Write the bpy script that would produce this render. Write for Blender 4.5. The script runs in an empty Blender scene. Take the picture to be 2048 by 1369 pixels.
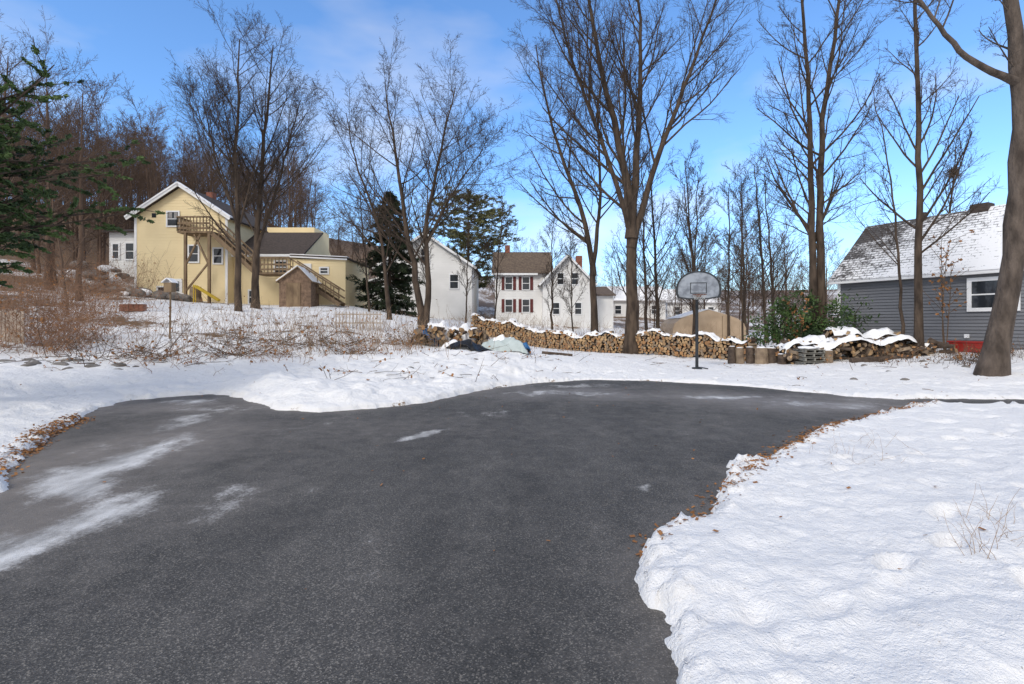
import bpy, math, random
import numpy as np
from mathutils import Vector, Matrix
random.seed(7)
scene = bpy.context.scene
COL = scene.collection

# ------------------------------------------------------------------ helpers
def link(o, parent=None):
    COL.objects.link(o)
    if parent is not None:
        o.parent = parent
    return o

def empty(name, loc=(0, 0, 0), rotz=0.0):
    e = bpy.data.objects.new(name, None)
    e.empty_display_size = 0.3
    e.location = loc
    e.rotation_euler = (0, 0, rotz)
    return link(e)

def fast_mesh(name, V, F, mats, midx=None, smooth=False, attrs=None):
    V = np.asarray(V, dtype=np.float32); F = np.asarray(F, dtype=np.int32)
    k = F.shape[1]
    me = bpy.data.meshes.new(name)
    me.vertices.add(len(V)); me.vertices.foreach_set("co", V.ravel())
    me.loops.add(F.size); me.loops.foreach_set("vertex_index", F.ravel())
    me.polygons.add(len(F))
    me.polygons.foreach_set("loop_start", np.arange(0, F.size, k, dtype=np.int32))
    me.polygons.foreach_set("loop_total", np.full(len(F), k, dtype=np.int32))
    for m in (mats if isinstance(mats, (list, tuple)) else [mats]):
        me.materials.append(m)
    if midx is not None:
        me.polygons.foreach_set("material_index", np.asarray(midx, dtype=np.int32))
    me.polygons.foreach_set("use_smooth", np.full(len(F), smooth, dtype=bool))
    me.update(calc_edges=True)
    if attrs:
        for n, a in attrs.items():
            at = me.attributes.new(n, 'FLOAT', 'POINT')
            at.data.foreach_set("value", np.asarray(a, dtype=np.float32).ravel())
    return me

class MB:
    def __init__(s):
        s.v = []; s.f = []; s.m = []
    def add(s, vs, fs, mi=0):
        b = len(s.v)
        s.v += [tuple(map(float, p)) for p in vs]
        s.f += [tuple(b + i for i in f) for f in fs]
        s.m += [mi] * len(fs)
    def box(s, x0, x1, y0, y1, z0, z1, mi=0):
        s.add([(x0,y0,z0),(x1,y0,z0),(x1,y1,z0),(x0,y1,z0),(x0,y0,z1),(x1,y0,z1),(x1,y1,z1),(x0,y1,z1)],
              [(0,3,2,1),(4,5,6,7),(0,1,5,4),(1,2,6,5),(2,3,7,6),(3,0,4,7)], mi)
    def obox(s, o, a, n, s0, s1, n0, n1, z0, z1, mi=0):
        P = lambda q, w, z: (o[0]+a[0]*q+n[0]*w, o[1]+a[1]*q+n[1]*w, z)
        s.add([P(s0,n0,z0),P(s1,n0,z0),P(s1,n1,z0),P(s0,n1,z0),P(s0,n0,z1),P(s1,n0,z1),P(s1,n1,z1),P(s0,n1,z1)],
              [(0,3,2,1),(4,5,6,7),(0,1,5,4),(1,2,6,5),(2,3,7,6),(3,0,4,7)], mi)
    def beam(s, p, q, w, d=None, mi=0):
        p = Vector(p); q = Vector(q); d = d or w
        t = (q-p).normalized()
        u = t.cross(Vector((0,1,0)))
        if u.length < .1: u = t.cross(Vector((1,0,0)))
        u.normalize(); r = t.cross(u).normalized()
        u = u*w/2; r = r*d/2
        s.add([p-u-r,p+u-r,p+u+r,p-u+r,q-u-r,q+u-r,q+u+r,q-u+r],
              [(0,3,2,1),(4,5,6,7),(0,1,5,4),(1,2,6,5),(2,3,7,6),(3,0,4,7)], mi)
    def slab(s, pts, t, mi=0):
        P = [Vector(p) for p in pts]
        n = (P[1]-P[0]).cross(P[-1]-P[0]).normalized()
        if n.z < 0: n = -n
        k = len(P); Q = [p+n*t for p in P]
        s.add(P+Q, [tuple(range(k))[::-1], tuple(range(k, 2*k))]+[(i,(i+1)%k,(i+1)%k+k,i+k) for i in range(k)], mi)
    def prism(s, tri, depth_vec, mi=0):
        P = [Vector(p) for p in tri]; d = Vector(depth_vec); k = len(P)
        s.add(P+[p+d for p in P], [tuple(range(k)), tuple(range(k,2*k))[::-1]]+[(i,i+k,(i+1)%k+k,(i+1)%k) for i in range(k)], mi)
    def lap(s, o, a, n, z0, z1, fn, ex=.12, out=.022, mi=0):
        z = z0
        while z < z1-1e-4:
            zt = min(z+ex, z1)
            l0, r0 = fn(z); l1, r1 = fn(zt)
            if r0-l0 < .03: break
            P = lambda q, w, zz: (o[0]+a[0]*q+n[0]*w, o[1]+a[1]*q+n[1]*w, zz)
            s.add([P(l0,out+.004,z),P(r0,out+.004,z),P(r1,.006,zt),P(l1,.006,zt),P(l0,.0,z),P(r0,.0,z)],
                  [(0,1,2,3),(0,4,5,1)], mi)
            z = zt
    def cyl(s, p, q, r0, r1=None, n=10, mi=0, mi_end=None):
        r1 = r0 if r1 is None else r1
        p = Vector(p); q = Vector(q); t = (q-p).normalized()
        u = t.cross(Vector((0,0,1)))
        if u.length < .1: u = Vector((1,0,0))
        u.normalize(); w = t.cross(u)
        A = [p+(u*math.cos(2*math.pi*i/n)+w*math.sin(2*math.pi*i/n))*r0 for i in range(n)]
        B = [q+(u*math.cos(2*math.pi*i/n)+w*math.sin(2*math.pi*i/n))*r1 for i in range(n)]
        s.add(A+B, [(i,(i+1)%n,(i+1)%n+n,i+n) for i in range(n)], mi)
        e = mi if mi_end is None else mi_end
        s.add(A, [tuple(range(n))[::-1]], e); s.add(B, [tuple(range(n))], e)
    def obj(s, name, mats, parent=None, smooth=False):
        me = bpy.data.meshes.new(name)
        me.from_pydata(s.v, [], s.f)
        for m in (mats if isinstance(mats, (list, tuple)) else [mats]): me.materials.append(m)
        me.polygons.foreach_set("material_index", np.array(s.m, dtype=np.int32))
        if smooth: me.polygons.foreach_set("use_smooth", np.ones(len(s.f), dtype=bool))
        me.validate(); me.update()
        return link(bpy.data.objects.new(name, me), parent)

# numpy value noise
def _h(ix, iy, seed):
    n = (ix.astype(np.int64)*374761393 + iy.astype(np.int64)*668265263 + seed*1442695041) & 0xffffffff
    n = ((n ^ (n >> 13)) * 1274126177) & 0xffffffff
    n = (n ^ (n >> 16)) & 0xffffffff
    return n.astype(np.float64)/4294967295.0
def vnoise(x, y, seed=0):
    ix = np.floor(x); iy = np.floor(y); fx = x-ix; fy = y-iy
    fx = fx*fx*fx*(fx*(fx*6-15)+10); fy = fy*fy*fy*(fy*(fy*6-15)+10)
    a=_h(ix,iy,seed); b=_h(ix+1,iy,seed); c=_h(ix,iy+1,seed); d=_h(ix+1,iy+1,seed)
    return (a*(1-fx)+b*fx)*(1-fy)+(c*(1-fx)+d*fx)*fy
def fbm(x, y, sc, octv=4, seed=0, gain=.5):
    s = 0; amp = 1; tot = 0
    cx, sx = math.cos(.6), math.sin(.6)
    X = x*sc; Y = y*sc
    for i in range(octv):
        s = s + amp*vnoise(X+17.3*i, Y-9.1*i, seed+i); tot += amp; amp *= gain
        X, Y = (X*cx-Y*sx)*2.03, (X*sx+Y*cx)*2.03
    return s/tot*2-1      # -1..1
def sstep(a, b, x):
    t = np.clip((x-a)/(b-a), 0, 1); return t*t*(3-2*t)

# ------------------------------------------------------------------ materials
def newmat(name):
    m = bpy.data.materials.new(name); m.use_nodes = True
    nt = m.node_tree; b = nt.nodes["Principled BSDF"]
    return m, nt, b
def N(nt, t, **kw):
    n = nt.nodes.new(t)
    for k, v in kw.items(): setattr(n, k, v)
    return n
def noise_node(nt, vec, scale, detail=4, rough=.55):
    n = N(nt, 'ShaderNodeTexNoise'); n.inputs['Scale'].default_value = scale
    n.inputs['Detail'].default_value = detail; n.inputs['Roughness'].default_value = rough
    nt.links.new(vec, n.inputs['Vector']); return n.outputs['Fac']
def ramp(nt, fac, stops):
    r = N(nt, 'ShaderNodeValToRGB'); e = r.color_ramp.elements
    while len(e) < len(stops): e.new(.5)
    for i, (p, c) in enumerate(stops):
        e[i].position = p; e[i].color = (*c, 1) if len(c) == 3 else c
    nt.links.new(fac, r.inputs['Fac']); return r.outputs['Color']
def mixc(nt, fac, a, b, blend='MIX'):
    m = N(nt, 'ShaderNodeMix', data_type='RGBA', blend_type=blend)
    for s, v in ((0, fac), (6, a), (7, b)):
        if isinstance(v, (int, float)): m.inputs[s].default_value = v
        elif isinstance(v, tuple): m.inputs[s].default_value = (*v, 1)
        else: nt.links.new(v, m.inputs[s])
    return m.outputs[2]
def mathn(nt, op, a, b=0.0, clamp=False):
    m = N(nt, 'ShaderNodeMath', operation=op); m.use_clamp = clamp
    for s, v in ((0, a), (1, b)):
        if isinstance(v, (int, float)): m.inputs[s].default_value = v
        else: nt.links.new(v, m.inputs[s])
    return m.outputs[0]
def mrange(nt, v, a, b, c=0.0, d=1.0):
    r = N(nt, 'ShaderNodeMapRange'); r.inputs['From Min'].default_value=a; r.inputs['From Max'].default_value=b
    r.inputs['To Min'].default_value=c; r.inputs['To Max'].default_value=d
    nt.links.new(v, r.inputs['Value']); return r.outputs[0]
def bump(nt, b, h, strength=.5, dist=.02):
    bn = N(nt, 'ShaderNodeBump'); bn.inputs['Strength'].default_value = strength
    bn.inputs['Distance'].default_value = dist
    nt.links.new(h, bn.inputs['Height']); nt.links.new(bn.outputs['Normal'], b.inputs['Normal'])
def simple(name, c1, c2=None, scale=4, rough=.8, bmp=.3, bdist=.01, stretch=(1,1,1), lo=.35, hi=.65, spec=.3, metal=0):
    m, nt, b = newmat(name)
    c2 = c2 or tuple(x*.75 for x in c1)
    tc = N(nt, 'ShaderNodeTexCoord'); mp = N(nt, 'ShaderNodeMapping')
    mp.inputs['Scale'].default_value = stretch
    nt.links.new(tc.outputs['Object'], mp.inputs['Vector'])
    f = noise_node(nt, mp.outputs['Vector'], scale, 6)
    nt.links.new(ramp(nt, f, [(lo, c2), (hi, c1)]), b.inputs['Base Color'])
    b.inputs['Roughness'].default_value = rough
    b.inputs['Specular IOR Level'].default_value = spec
    b.inputs['Metallic'].default_value = metal
    if bmp: bump(nt, b, noise_node(nt, mp.outputs['Vector'], scale*4, 4), bmp, bdist)
    return m

M = {}
M['bark'] = simple('bark', (.098,.070,.050), (.038,.027,.020), 5, .95, .8, .03, (1,1,.3))
M['bark_light'] = simple('bark_light', (.135,.105,.084), (.050,.038,.030), 4, .95, 1.0, .05, (1,1,.35))
M['bark_red'] = simple('bark_far', (.150,.098,.068), (.080,.052,.038), .5, .95, 0)
M['twig_tan'] = simple('dry_stem', (.36,.25,.15), (.22,.13,.075), 1.5, .95, 0)
M['bramble'] = simple('bramble_stem', (.38,.22,.13), (.19,.105,.065), 1.2, .95, 0)
M['brush'] = simple('dark_brush', (.15,.10,.065), (.06,.042,.03), 1.2, .95, 0)
M['leaf_brown'] = simple('dead_leaf', (.38,.18,.065), (.18,.085,.038), 6, .9, 0)
M['snow_cap'] = simple('snow_cap', (.88,.875,.875), (.80,.80,.81), 3, .7, .6, .03)
M['logend'] = simple('cut_wood', (.48,.32,.17), (.24,.145,.075), 3.2, .85, .3, .01, lo=.38, hi=.62)
M['logbark'] = simple('log_bark', (.11,.08,.06), (.05,.036,.028), 6, .95, .6, .02)
M['yellow'] = simple('yellow_siding', (.86,.71,.43), (.79,.64,.38), .6, .7, .1)
M['white'] = simple('white_siding', (.80,.79,.77), (.70,.69,.67), .5, .7, .1)
M['trim'] = simple('white_trim', (.82,.82,.82), (.74,.74,.74), 2, .5, 0)
M['grays'] = simple('gray_siding', (.185,.188,.200), (.150,.153,.164), .9, .6, .15, .004, (.3,.3,6))
M['glass'] = simple('window_glass', (.03,.035,.045), (.015,.018,.02), 1.5, .08, 0, spec=.6)
M['curtain'] = simple('curtain', (.35,.33,.32), (.22,.21,.2), 3, .9, 0)
M['shutter'] = simple('maroon_shutter', (.13,.03,.028), (.10,.025,.023), 3, .6, 0)
M['deck'] = simple('weathered_wood', (.27,.19,.115), (.14,.095,.06), 3, .9, .3, .01, (1,1,.4))
M['osb'] = simple('particle_board', (.27,.18,.12), (.13,.085,.06), 5, .9, .3)
M['brick'] = simple('brick', (.30,.12,.08), (.20,.08,.055), 8, .9, .3)
M['shingle'] = simple('brown_shingles', (.085,.065,.055), (.045,.037,.033), 6, .95, .4, .02, (1,1,3))
M['stone'] = simple('field_stone', (.26,.24,.22), (.11,.10,.09), 4, .95, .8, .05)
M['dark'] = simple('black_metal', (.02,.025,.03), (.012,.014,.016), 6, .45, .1, .002, spec=.5)
M['bluetarp'] = simple('blue_tarp', (.03,.14,.33), (.02,.08,.2), 5, .5, .6, .03)
M['blacktarp'] = simple('black_tarp', (.018,.018,.022), (.01,.01,.01), 4, .35, .8, .05)
M['tan'] = simple('tan_canvas', (.56,.42,.29), (.42,.31,.21), 1.2, .8, .4, .03)
M['red'] = simple('red_plastic', (.40,.03,.02), (.26,.02,.015), 3, .4, .1)
M['board'] = simple('backboard_panel', (.30,.325,.36), (.15,.165,.19), 3, .35, .1, lo=.42, hi=.6)
M['orange'] = simple('rim_orange', (.16,.06,.03), (.09,.035,.025), 8, .6, .1)
M['net'] = simple('net_cord', (.5,.5,.48), (.4,.4,.38), 5, .9, 0)
M['pallet'] = simple('gray_pallet_wood', (.25,.24,.21), (.14,.135,.12), 4, .9, .3)
M['green1'] = simple('shrub_leaf', (.065,.115,.028), (.020,.040,.012), 1.3, .6, 0, lo=.4, hi=.6)
M['spruce'] = simple('spruce_needle', (.036,.052,.020), (.012,.020,.010), 1.0, .8, 0)
M['pine'] = simple('pine_needle', (.19,.185,.080), (.075,.080,.034), .6, .8, 0)
M['juniper'] = simple('juniper_needle', (.095,.150,.045), (.024,.045,.018), 2.0, .7, 0, lo=.4, hi=.6)
M['fence'] = simple('weathered_pickets', (.50,.43,.36), (.34,.28,.23), 5, .9, .2)

def snow_roof_mat():
    m, nt, b = newmat('snowy_shingles')
    tc = N(nt, 'ShaderNodeTexCoord'); o = tc.outputs['Object']
    br = N(nt, 'ShaderNodeTexBrick'); br.inputs['Scale'].default_value = 1.0
    br.inputs['Color1'].default_value = (.075,.068,.066,1); br.inputs['Color2'].default_value = (.11,.10,.095,1)
    br.inputs['Mortar'].default_value = (.03,.028,.028,1)
    br.inputs['Brick Width'].default_value = .3; br.inputs['Row Height'].default_value = .12; br.inputs['Mortar Size'].default_value=.012
    sx = N(nt, 'ShaderNodeSeparateXYZ'); nt.links.new(o, sx.inputs[0])
    cb = N(nt, 'ShaderNodeCombineXYZ'); nt.links.new(sx.outputs['X'], cb.inputs['X']); nt.links.new(sx.outputs['Z'], cb.inputs['Y'])
    nt.links.new(cb.outputs[0], br.inputs['Vector'])
    mp = N(nt, 'ShaderNodeMapping'); mp.inputs['Scale'].default_value = (1,1,2.2); nt.links.new(o, mp.inputs['Vector'])
    big = noise_node(nt, mp.outputs[0], .9, 5, .6)
    fine = noise_node(nt, mp.outputs[0], 7, 5, .7)
    g = mathn(nt, 'MULTIPLY', sx.outputs['X'], .050)
    s = mathn(nt, 'ADD', mathn(nt, 'MULTIPLY', big, .65), mathn(nt, 'MULTIPLY', fine, .8))
    s = mathn(nt, 'ADD', s, g)
    hz = mathn(nt, 'MULTIPLY', mathn(nt,'SUBTRACT', sx.outputs['Z'], 4.0), -.07)
    s = mathn(nt, 'ADD', s, hz)
    s = mathn(nt, 'ADD', s, mathn(nt, 'MULTIPLY', br.outputs['Fac'], -.16))
    nt.links.new(mixc(nt, mrange(nt, s, .69, .80), br.outputs['Color'], (.83,.83,.84)), b.inputs['Base Color'])
    b.inputs['Roughness'].default_value = .85
    bump(nt, b, s, .4, .03)
    return m
M['snowroof'] = snow_roof_mat()

def ground_mat():
    m, nt, b = newmat('snow_and_leaf_litter')
    g = N(nt, 'ShaderNodeNewGeometry'); p = g.outputs['Position']
    at = N(nt, 'ShaderNodeAttribute', attribute_name='litter')
    n1 = noise_node(nt, p, 2.2, 8, .65); n2 = noise_node(nt, p, 14, 6, .6); n3 = noise_node(nt, p, 60, 4, .6)
    n4 = noise_node(nt, p, .6, 4, .5); n5 = noise_node(nt, p, 200, 2, .5); n6 = noise_node(nt, p, 5.5, 5, .65)
    snow = ramp(nt, n4, [(.3, (.83,.825,.825)), (.7, (.885,.875,.865))])
    snow = mixc(nt, mrange(nt, n6, .52, .75, 0, .5), snow, (.70,.69,.69))
    brown = ramp(nt, n2, [(.3, (.055,.035,.022)), (.52, (.17,.11,.065)), (.72, (.30,.20,.11))])
    s = mathn(nt, 'ADD', at.outputs['Fac'], mathn(nt, 'MULTIPLY', mathn(nt, 'SUBTRACT', n1, .5), .9))
    s = mathn(nt, 'ADD', s, mathn(nt, 'MULTIPLY', mathn(nt, 'SUBTRACT', n2, .5), 1.0))
    vs = noise_node(nt, p, 34, 2, .5)
    f = mathn(nt, 'MAXIMUM', mrange(nt, s, .42, .60), mrange(nt, vs, .735, .77, 0, .5))
    nt.links.new(mixc(nt, f, snow, brown), b.inputs['Base Color'])
    b.inputs['Roughness'].default_value = .7; b.inputs['Specular IOR Level'].default_value = .2
    h = mathn(nt, 'ADD', mathn(nt, 'MULTIPLY', n2, 1.0), mathn(nt, 'MULTIPLY', n3, .6))
    h = mathn(nt, 'ADD', h, mathn(nt, 'MULTIPLY', n6, 1.5))
    h = mathn(nt, 'ADD', h, mathn(nt, 'MULTIPLY', n1, 1.0))
    h = mathn(nt, 'ADD', h, mathn(nt, 'MULTIPLY', n5, .25))
    bump(nt, b, h, .62, .055)
    return m
M['ground'] = ground_mat()

def asphalt_mat():
    m, nt, b = newmat('asphalt')
    g = N(nt, 'ShaderNodeNewGeometry'); p = g.outputs['Position']
    ice = N(nt, 'ShaderNodeAttribute', attribute_name='ice').outputs['Fac']
    damp = N(nt, 'ShaderNodeAttribute', attribute_name='salt').outputs['Fac']
    v = N(nt, 'ShaderNodeTexVoronoi'); v.inputs['Scale'].default_value = 150; nt.links.new(p, v.inputs['Vector'])
    v2 = N(nt, 'ShaderNodeTexVoronoi'); v2.inputs['Scale'].default_value = 105; nt.links.new(p, v2.inputs['Vector'])
    hs = N(nt, 'ShaderNodeSeparateColor'); nt.links.new(v.outputs['Color'], hs.inputs[0])
    hs2 = N(nt, 'ShaderNodeSeparateColor'); nt.links.new(v2.outputs['Color'], hs2.inputs[0])
    mpv = N(nt,'ShaderNodeMapping'); mpv.inputs['Scale'].default_value=(1,.4,1); mpv.inputs['Rotation'].default_value=(0,0,.30); nt.links.new(p, mpv.inputs['Vector'])
    n_big = noise_node(nt, mpv.outputs[0], .55, 5, .6); n_mid = noise_node(nt, p, 3.5, 7, .7); n_f = noise_node(nt, p, 34, 5, .7)
    n_w = noise_node(nt, mpv.outputs[0], 1.7, 8, .72)
    base = ramp(nt, n_big, [(.34, (.043,.042,.041)), (.66, (.084,.081,.078))])
    base = mixc(nt, mrange(nt, n_w, .46, .76, 0, .7), base, (.125,.119,.112))
    agg = ramp(nt, hs.outputs[0], [(0.0,(.5,.5,.5)), (.6,(.9,.9,.9)), (.86,(1.4,1.36,1.3)), (.97,(2.6,2.5,2.35))])
    col = mixc(nt, 1.0, base, agg, 'MULTIPLY')
    col = mixc(nt, mrange(nt, hs2.outputs[1], .965, .98, 0, .35), col, (.32,.29,.25))
    sf = mathn(nt, 'ADD', damp, mathn(nt, 'MULTIPLY', mathn(nt,'SUBTRACT', n_mid, .5), 1.3))
    sf = mathn(nt, 'MULTIPLY', mathn(nt,'MAXIMUM', sf, 0), .66, True)
    col = mixc(nt, sf, col, (.225,.200,.178))
    i2 = mathn(nt, 'ADD', ice, mathn(nt, 'MULTIPLY', mathn(nt,'SUBTRACT', n_mid, .5), 1.7))
    i2 = mathn(nt, 'ADD', i2, mathn(nt, 'MULTIPLY', mathn(nt,'SUBTRACT', n_w, .5), 1.6))
    i2 = mathn(nt, 'ADD', i2, mathn(nt, 'MULTIPLY', mathn(nt,'SUBTRACT', n_f, .5), 1.2))
    fi = mrange(nt, i2, .42, 1.15)
    icol = mixc(nt, mrange(nt, n_w, .40, .62), (.31,.305,.30), (.68,.675,.67))
    col = mixc(nt, mathn(nt,'MULTIPLY',fi,.9), col, icol)
    nt.links.new(col, b.inputs['Base Color'])
    rg_ = mathn(nt,'SUBTRACT', .80, mathn(nt,'MULTIPLY', sf, .38))
    nt.links.new(rg_, b.inputs['Roughness']); b.inputs['Specular IOR Level'].default_value = .35
    bump(nt, b, mathn(nt,'ADD', v.outputs['Distance'], n_f), .5, .005)
    return m
M['asphalt'] = asphalt_mat()

# ------------------------------------------------------------------ terrain
poly = np.array([(-4.6,-4),(-4.7,3.5),(-4.95,4.89),(-5.52,5.75),(-6.0,6.3),(-6.76,7.45),(-7.27,8.62),(-7.99,9.93),(-8.04,10.92),(-7.66,11.3),
 (-6.94,11.87),(-5.92,11.14),(-4.37,9.64),(-3.51,9.36),(-2.61,9.75),(-1.8,10.57),(-.88,12.13),(-.31,13.1),(.92,14.24),(2.27,14.9),
 (3.94,14.6),(5.1,13.9),(6.19,13.3),(7.06,12.13),(7.56,11.45),(8.34,11.0),(9.5,11.1),(10.9,10.95),(22,10.9),(22,9.9),(10.05,10.05),
 (8.37,10.37),(7.3,9.64),(5.55,8.4),(4.69,7.8),(3.92,6.97),(3.3,6.3),(2.56,5.75),(2.2,5.2),(1.99,4.89),(1.76,4.55),(1.5,4.1),(1.19,3.98),
 (.93,3.64),(.83,3.21),(.86,2.98),(.86,2.73),(.75,2.52),(.70,2.28),(.6,1.0),(.5,-4)])
def sdist(X, Y):
    d2 = np.full(X.shape, 1e9); ins = np.zeros(X.shape, bool)
    n = len(poly)
    for i in range(n):
        ax, ay = poly[i]; bx, by = poly[(i+1) % n]
        ex, ey = bx-ax, by-ay
        t = np.clip(((X-ax)*ex+(Y-ay)*ey)/(ex*ex+ey*ey), 0, 1)
        d2 = np.minimum(d2, (X-ax-t*ex)**2+(Y-ay-t*ey)**2)
        c = ((ay > Y) != (by > Y)) & (X < (bx-ax)*(Y-ay)/((by-ay) if by != ay else 1e-9)+ax)
        ins ^= c
    d = np.sqrt(d2); return np.where(ins, -d, d)

CP = np.array([(-10,-3,0.1),(0,-3,0),(8,-3,.1),(0,5,0),(-5,5,0),(-9,8,.1),(-8,12,.1),(-4,11,.1),(0,14,.05),(4,15.5,0),(8,13,0),(12,11,0),
 (3,3,.05),(8,5,.1),(14,8,.1),(-12,8,.35),(-14,12,.6),(-14,15,.75),(-12,20,1.15),(-16,22,1.6),(-6,18,.70),(-3,16,.42),(0,18,.45),
 (-10,28,1.95),(-18,30,2.7),(-20,36,2.95),(-12,36,2.9),(-15,33.5,2.75),(-28,30,3.6),(-5,28,1.55),(-10,45,2.4),(-4,45,1.8),(1,29.5,.3),(7,25.6,.05),(10,22,0),
 (8,35,.3),(3,40,1.0),(12,40,.3),(0,48,1.7),(6,48,1.5),(6.5,18,0),(13,18,.25),(16,14,.45),(17,20,.6),(15.4,24,.6),(22,15,.7),(20,5,.4),
 (-30,60,8),(-60,60,13),(-20,90,15),(-60,100,24),(0,80,5),(0,120,9),(40,80,3),(60,120,6),(30,50,.8),(-60,20,8),(-40,30,5),(-40,0,2),
 (60,20,1.5),(40,0,.5),(0,250,22),(-150,200,40),(150,200,16),(150,0,8),(-150,0,15),(0,-80,0),(0,420,30),(11,31,.15)], dtype=float)
_K = np.sqrt(((CP[:,None,:2]-CP[None,:,:2])**2).sum(-1)+.3)
_A = np.block([[_K, np.ones((len(CP),1))],[np.ones((1,len(CP))), np.zeros((1,1))]])
_W = np.linalg.solve(_A, np.append(CP[:,2], 0))
def zbase(X, Y):
    z = np.full(X.shape, _W[-1])
    for i in range(len(CP)):
        z = z+_W[i]*np.sqrt((X-CP[i,0])**2+(Y-CP[i,1])**2+.3)
    return z
_fr = np.random.default_rng(77)
FP = []   # footprint trails across the snow
for (x0,y0,x1,y1) in [(2.6,2.2,7.5,7.2),(3.2,5.2,9.5,8.6),(5.8,14.8,10.5,17.8),(-2.5,11.5,-1.0,18),(8.5,12.4,15,15),(1.6,2.6,4.6,4.4),(3.0,16.2,6.2,17.6)]:
    L = math.hypot(x1-x0,y1-y0); n_ = int(L/.62)
    for i in range(n_):
        t = i/n_; s_ = (.11 if i % 2 else -.11); dx_, dy_ = (x1-x0)/L, (y1-y0)/L
        FP.append((x0+(x1-x0)*t-dy_*s_+_fr.normal()*.08, y0+(y1-y0)*t+dx_*s_+_fr.normal()*.08, dx_, dy_, _fr.uniform(.5,1.1)))
def ground_z(X, Y):
    X = np.asarray(X, float); Y = np.asarray(Y, float)
    d0 = sdist(X, Y)
    e = fbm(X, Y, 1.6, 5, 3, .6)*.16+fbm(X, Y, 9, 3, 8, .6)*.06
    d = d0+e*np.clip(1.2-np.abs(d0)*.2, .3, 1)
    near = np.exp(-((X-3)**2/9+(Y-3)**2/9))
    hm = .07+.085*near+.03*fbm(X, Y, .4, 2, 21)
    bank = sstep(-7.5,-5.5,X)*sstep(2.2,-.5,X)*sstep(7,8.5,Y)
    mound = bank*(.22*np.exp(-((d-1.1)/.75)**2)*(1+.8*fbm(X,Y,1.6,3,33))+.20*sstep(.3,2,d)*sstep(7,3,d)*fbm(X,Y,1.0,4,36,.6))
    left = sstep(-4,-5.5,X)*.09*np.exp(-((d-.8)/.5)**2)*(1+.6*fbm(X,Y,1.5,3,34))
    out = np.clip(d, 0, None)
    h = hm*(1-np.exp(-out/.07))
    chunk = np.clip(fbm(X, Y, 8, 3, 81, .6)-.05, 0, 1)*.13*np.exp(-(out/.25)**2)*sstep(0,.05,d)
    slope = sstep(14,17,Y)*sstep(-1,-5,X)*sstep(34,30,Y)
    lump = fbm(X, Y, .8, 3, 41)*.045+fbm(X, Y, 3.0, 4, 42, .6)*(.030+.04*slope)+slope*fbm(X,Y,1.1,3,44)*.12
    pits = -np.clip(fbm(X, Y, 2.6, 2, 55)-.25, 0, 1)*.10
    fine = fbm(X, Y, 14, 3, 60, .65)*.014
    fp = np.zeros(X.shape)
    if X.size > 50:
        for (fx, fy, ax, ay, am) in FP:
            m = (np.abs(X-fx) < .4) & (np.abs(Y-fy) < .4)
            if m.any():
                a = (X[m]-fx)*ax+(Y[m]-fy)*ay; b = -(X[m]-fx)*ay+(Y[m]-fy)*ax
                q = (a/.15)**2+(b/.07)**2
                fp[m] += am*(-.075*np.exp(-q**2)+.020*np.exp(-(q-2.0)**2))
    zb = zbase(X, Y)*sstep(.1, 3.0, d0)
    far = np.clip((Y-20)/20, 0, 1)
    z = np.where(d > 0, h+(lump+pits+fine)*sstep(0,.35,d)+chunk+mound+left+fp*sstep(0,.3,d)+zb+far*fbm(X,Y,.25,3,70)*.15,
                 np.clip(d*1.2, -.09, 0)-.004)
    return z
def gz(x, y): return float(ground_z(np.array([x]), np.array([y]))[0])

def axis(parts):
    a = [parts[0][0]]
    for s, e, st0, st1 in parts:
        x = s
        while x < e-1e-6:
            t = (x-s)/(e-s); x = min(e, x+st0+(st1-st0)*t); a.append(x)
    return np.array(a)
xs = axis([(-420,-60,40,8),(-60,-22,6,.5),(-22,-10,.4,.08),(-10,0,.06,.06),(0,4.5,.030,.030),(4.5,12,.05,.09),(12,26,.12,.6),(26,70,.8,8),(70,420,10,40)])
ys = axis([(-90,-4,20,.6),(-4,1.4,.5,.06),(1.4,7,.028,.04),(7,16,.045,.08),(16,40,.1,.35),(40,80,.5,3),(80,700,4,50)])
GX, GY = np.meshgrid(xs, ys)
GZ = ground_z(GX.ravel(), GY.ravel())
X1 = GX.ravel(); Y1 = GY.ravel(); d0 = sdist(X1, Y1)
lit = .0+np.zeros(len(X1))
L1 = fbm(X1, Y1, .35, 4, 90)
lit += sstep(40, 52, Y1)*.55
lit += sstep(-11,-14,X1)*sstep(11,15,Y1)*.24
lit += sstep(-4,-8,X1)*sstep(13,17,Y1)*sstep(30,20,Y1)*.19
lit += sstep(-22,-26,X1)*sstep(20,26,Y1)*.35
lit += np.exp(-(d0/.13)**2)*.5*(sstep(-.2,.5,fbm(X1,Y1,1.3,3,95)))
lit += .17*sstep(1,4,d0)*sstep(9,13,Y1)*sstep(.1,.5,L1)
lit += L1*.25*sstep(2,6,d0)
lit += .16*sstep(.5,2,d0)*sstep(10,13,Y1)*sstep(0,.5,fbm(X1,Y1,.9,4,97))
pl = np.array([(-2.2,31.2),(.8,29.6),(6.9,25.0),(10.2,21.5),(15,19.2)])
dp = np.full(len(X1), 1e9)
for i in range(len(pl)-1):
    a = pl[i]; b = pl[i+1]; e = b-a
    t = np.clip(((X1-a[0])*e[0]+(Y1-a[1])*e[1])/(e@e), 0, 1)
    dp = np.minimum(dp, np.hypot(X1-a[0]-t*e[0], Y1-a[1]-t*e[1]))
lit += np.exp(-(dp/.7)**2)*.40
nx, ny = len(xs), len(ys)
I = np.arange((nx-1)*(ny-1)); r = I//(nx-1); c = I % (nx-1)
F = np.stack([r*nx+c, r*nx+c+1, (r+1)*nx+c+1, (r+1)*nx+c], 1)
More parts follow.
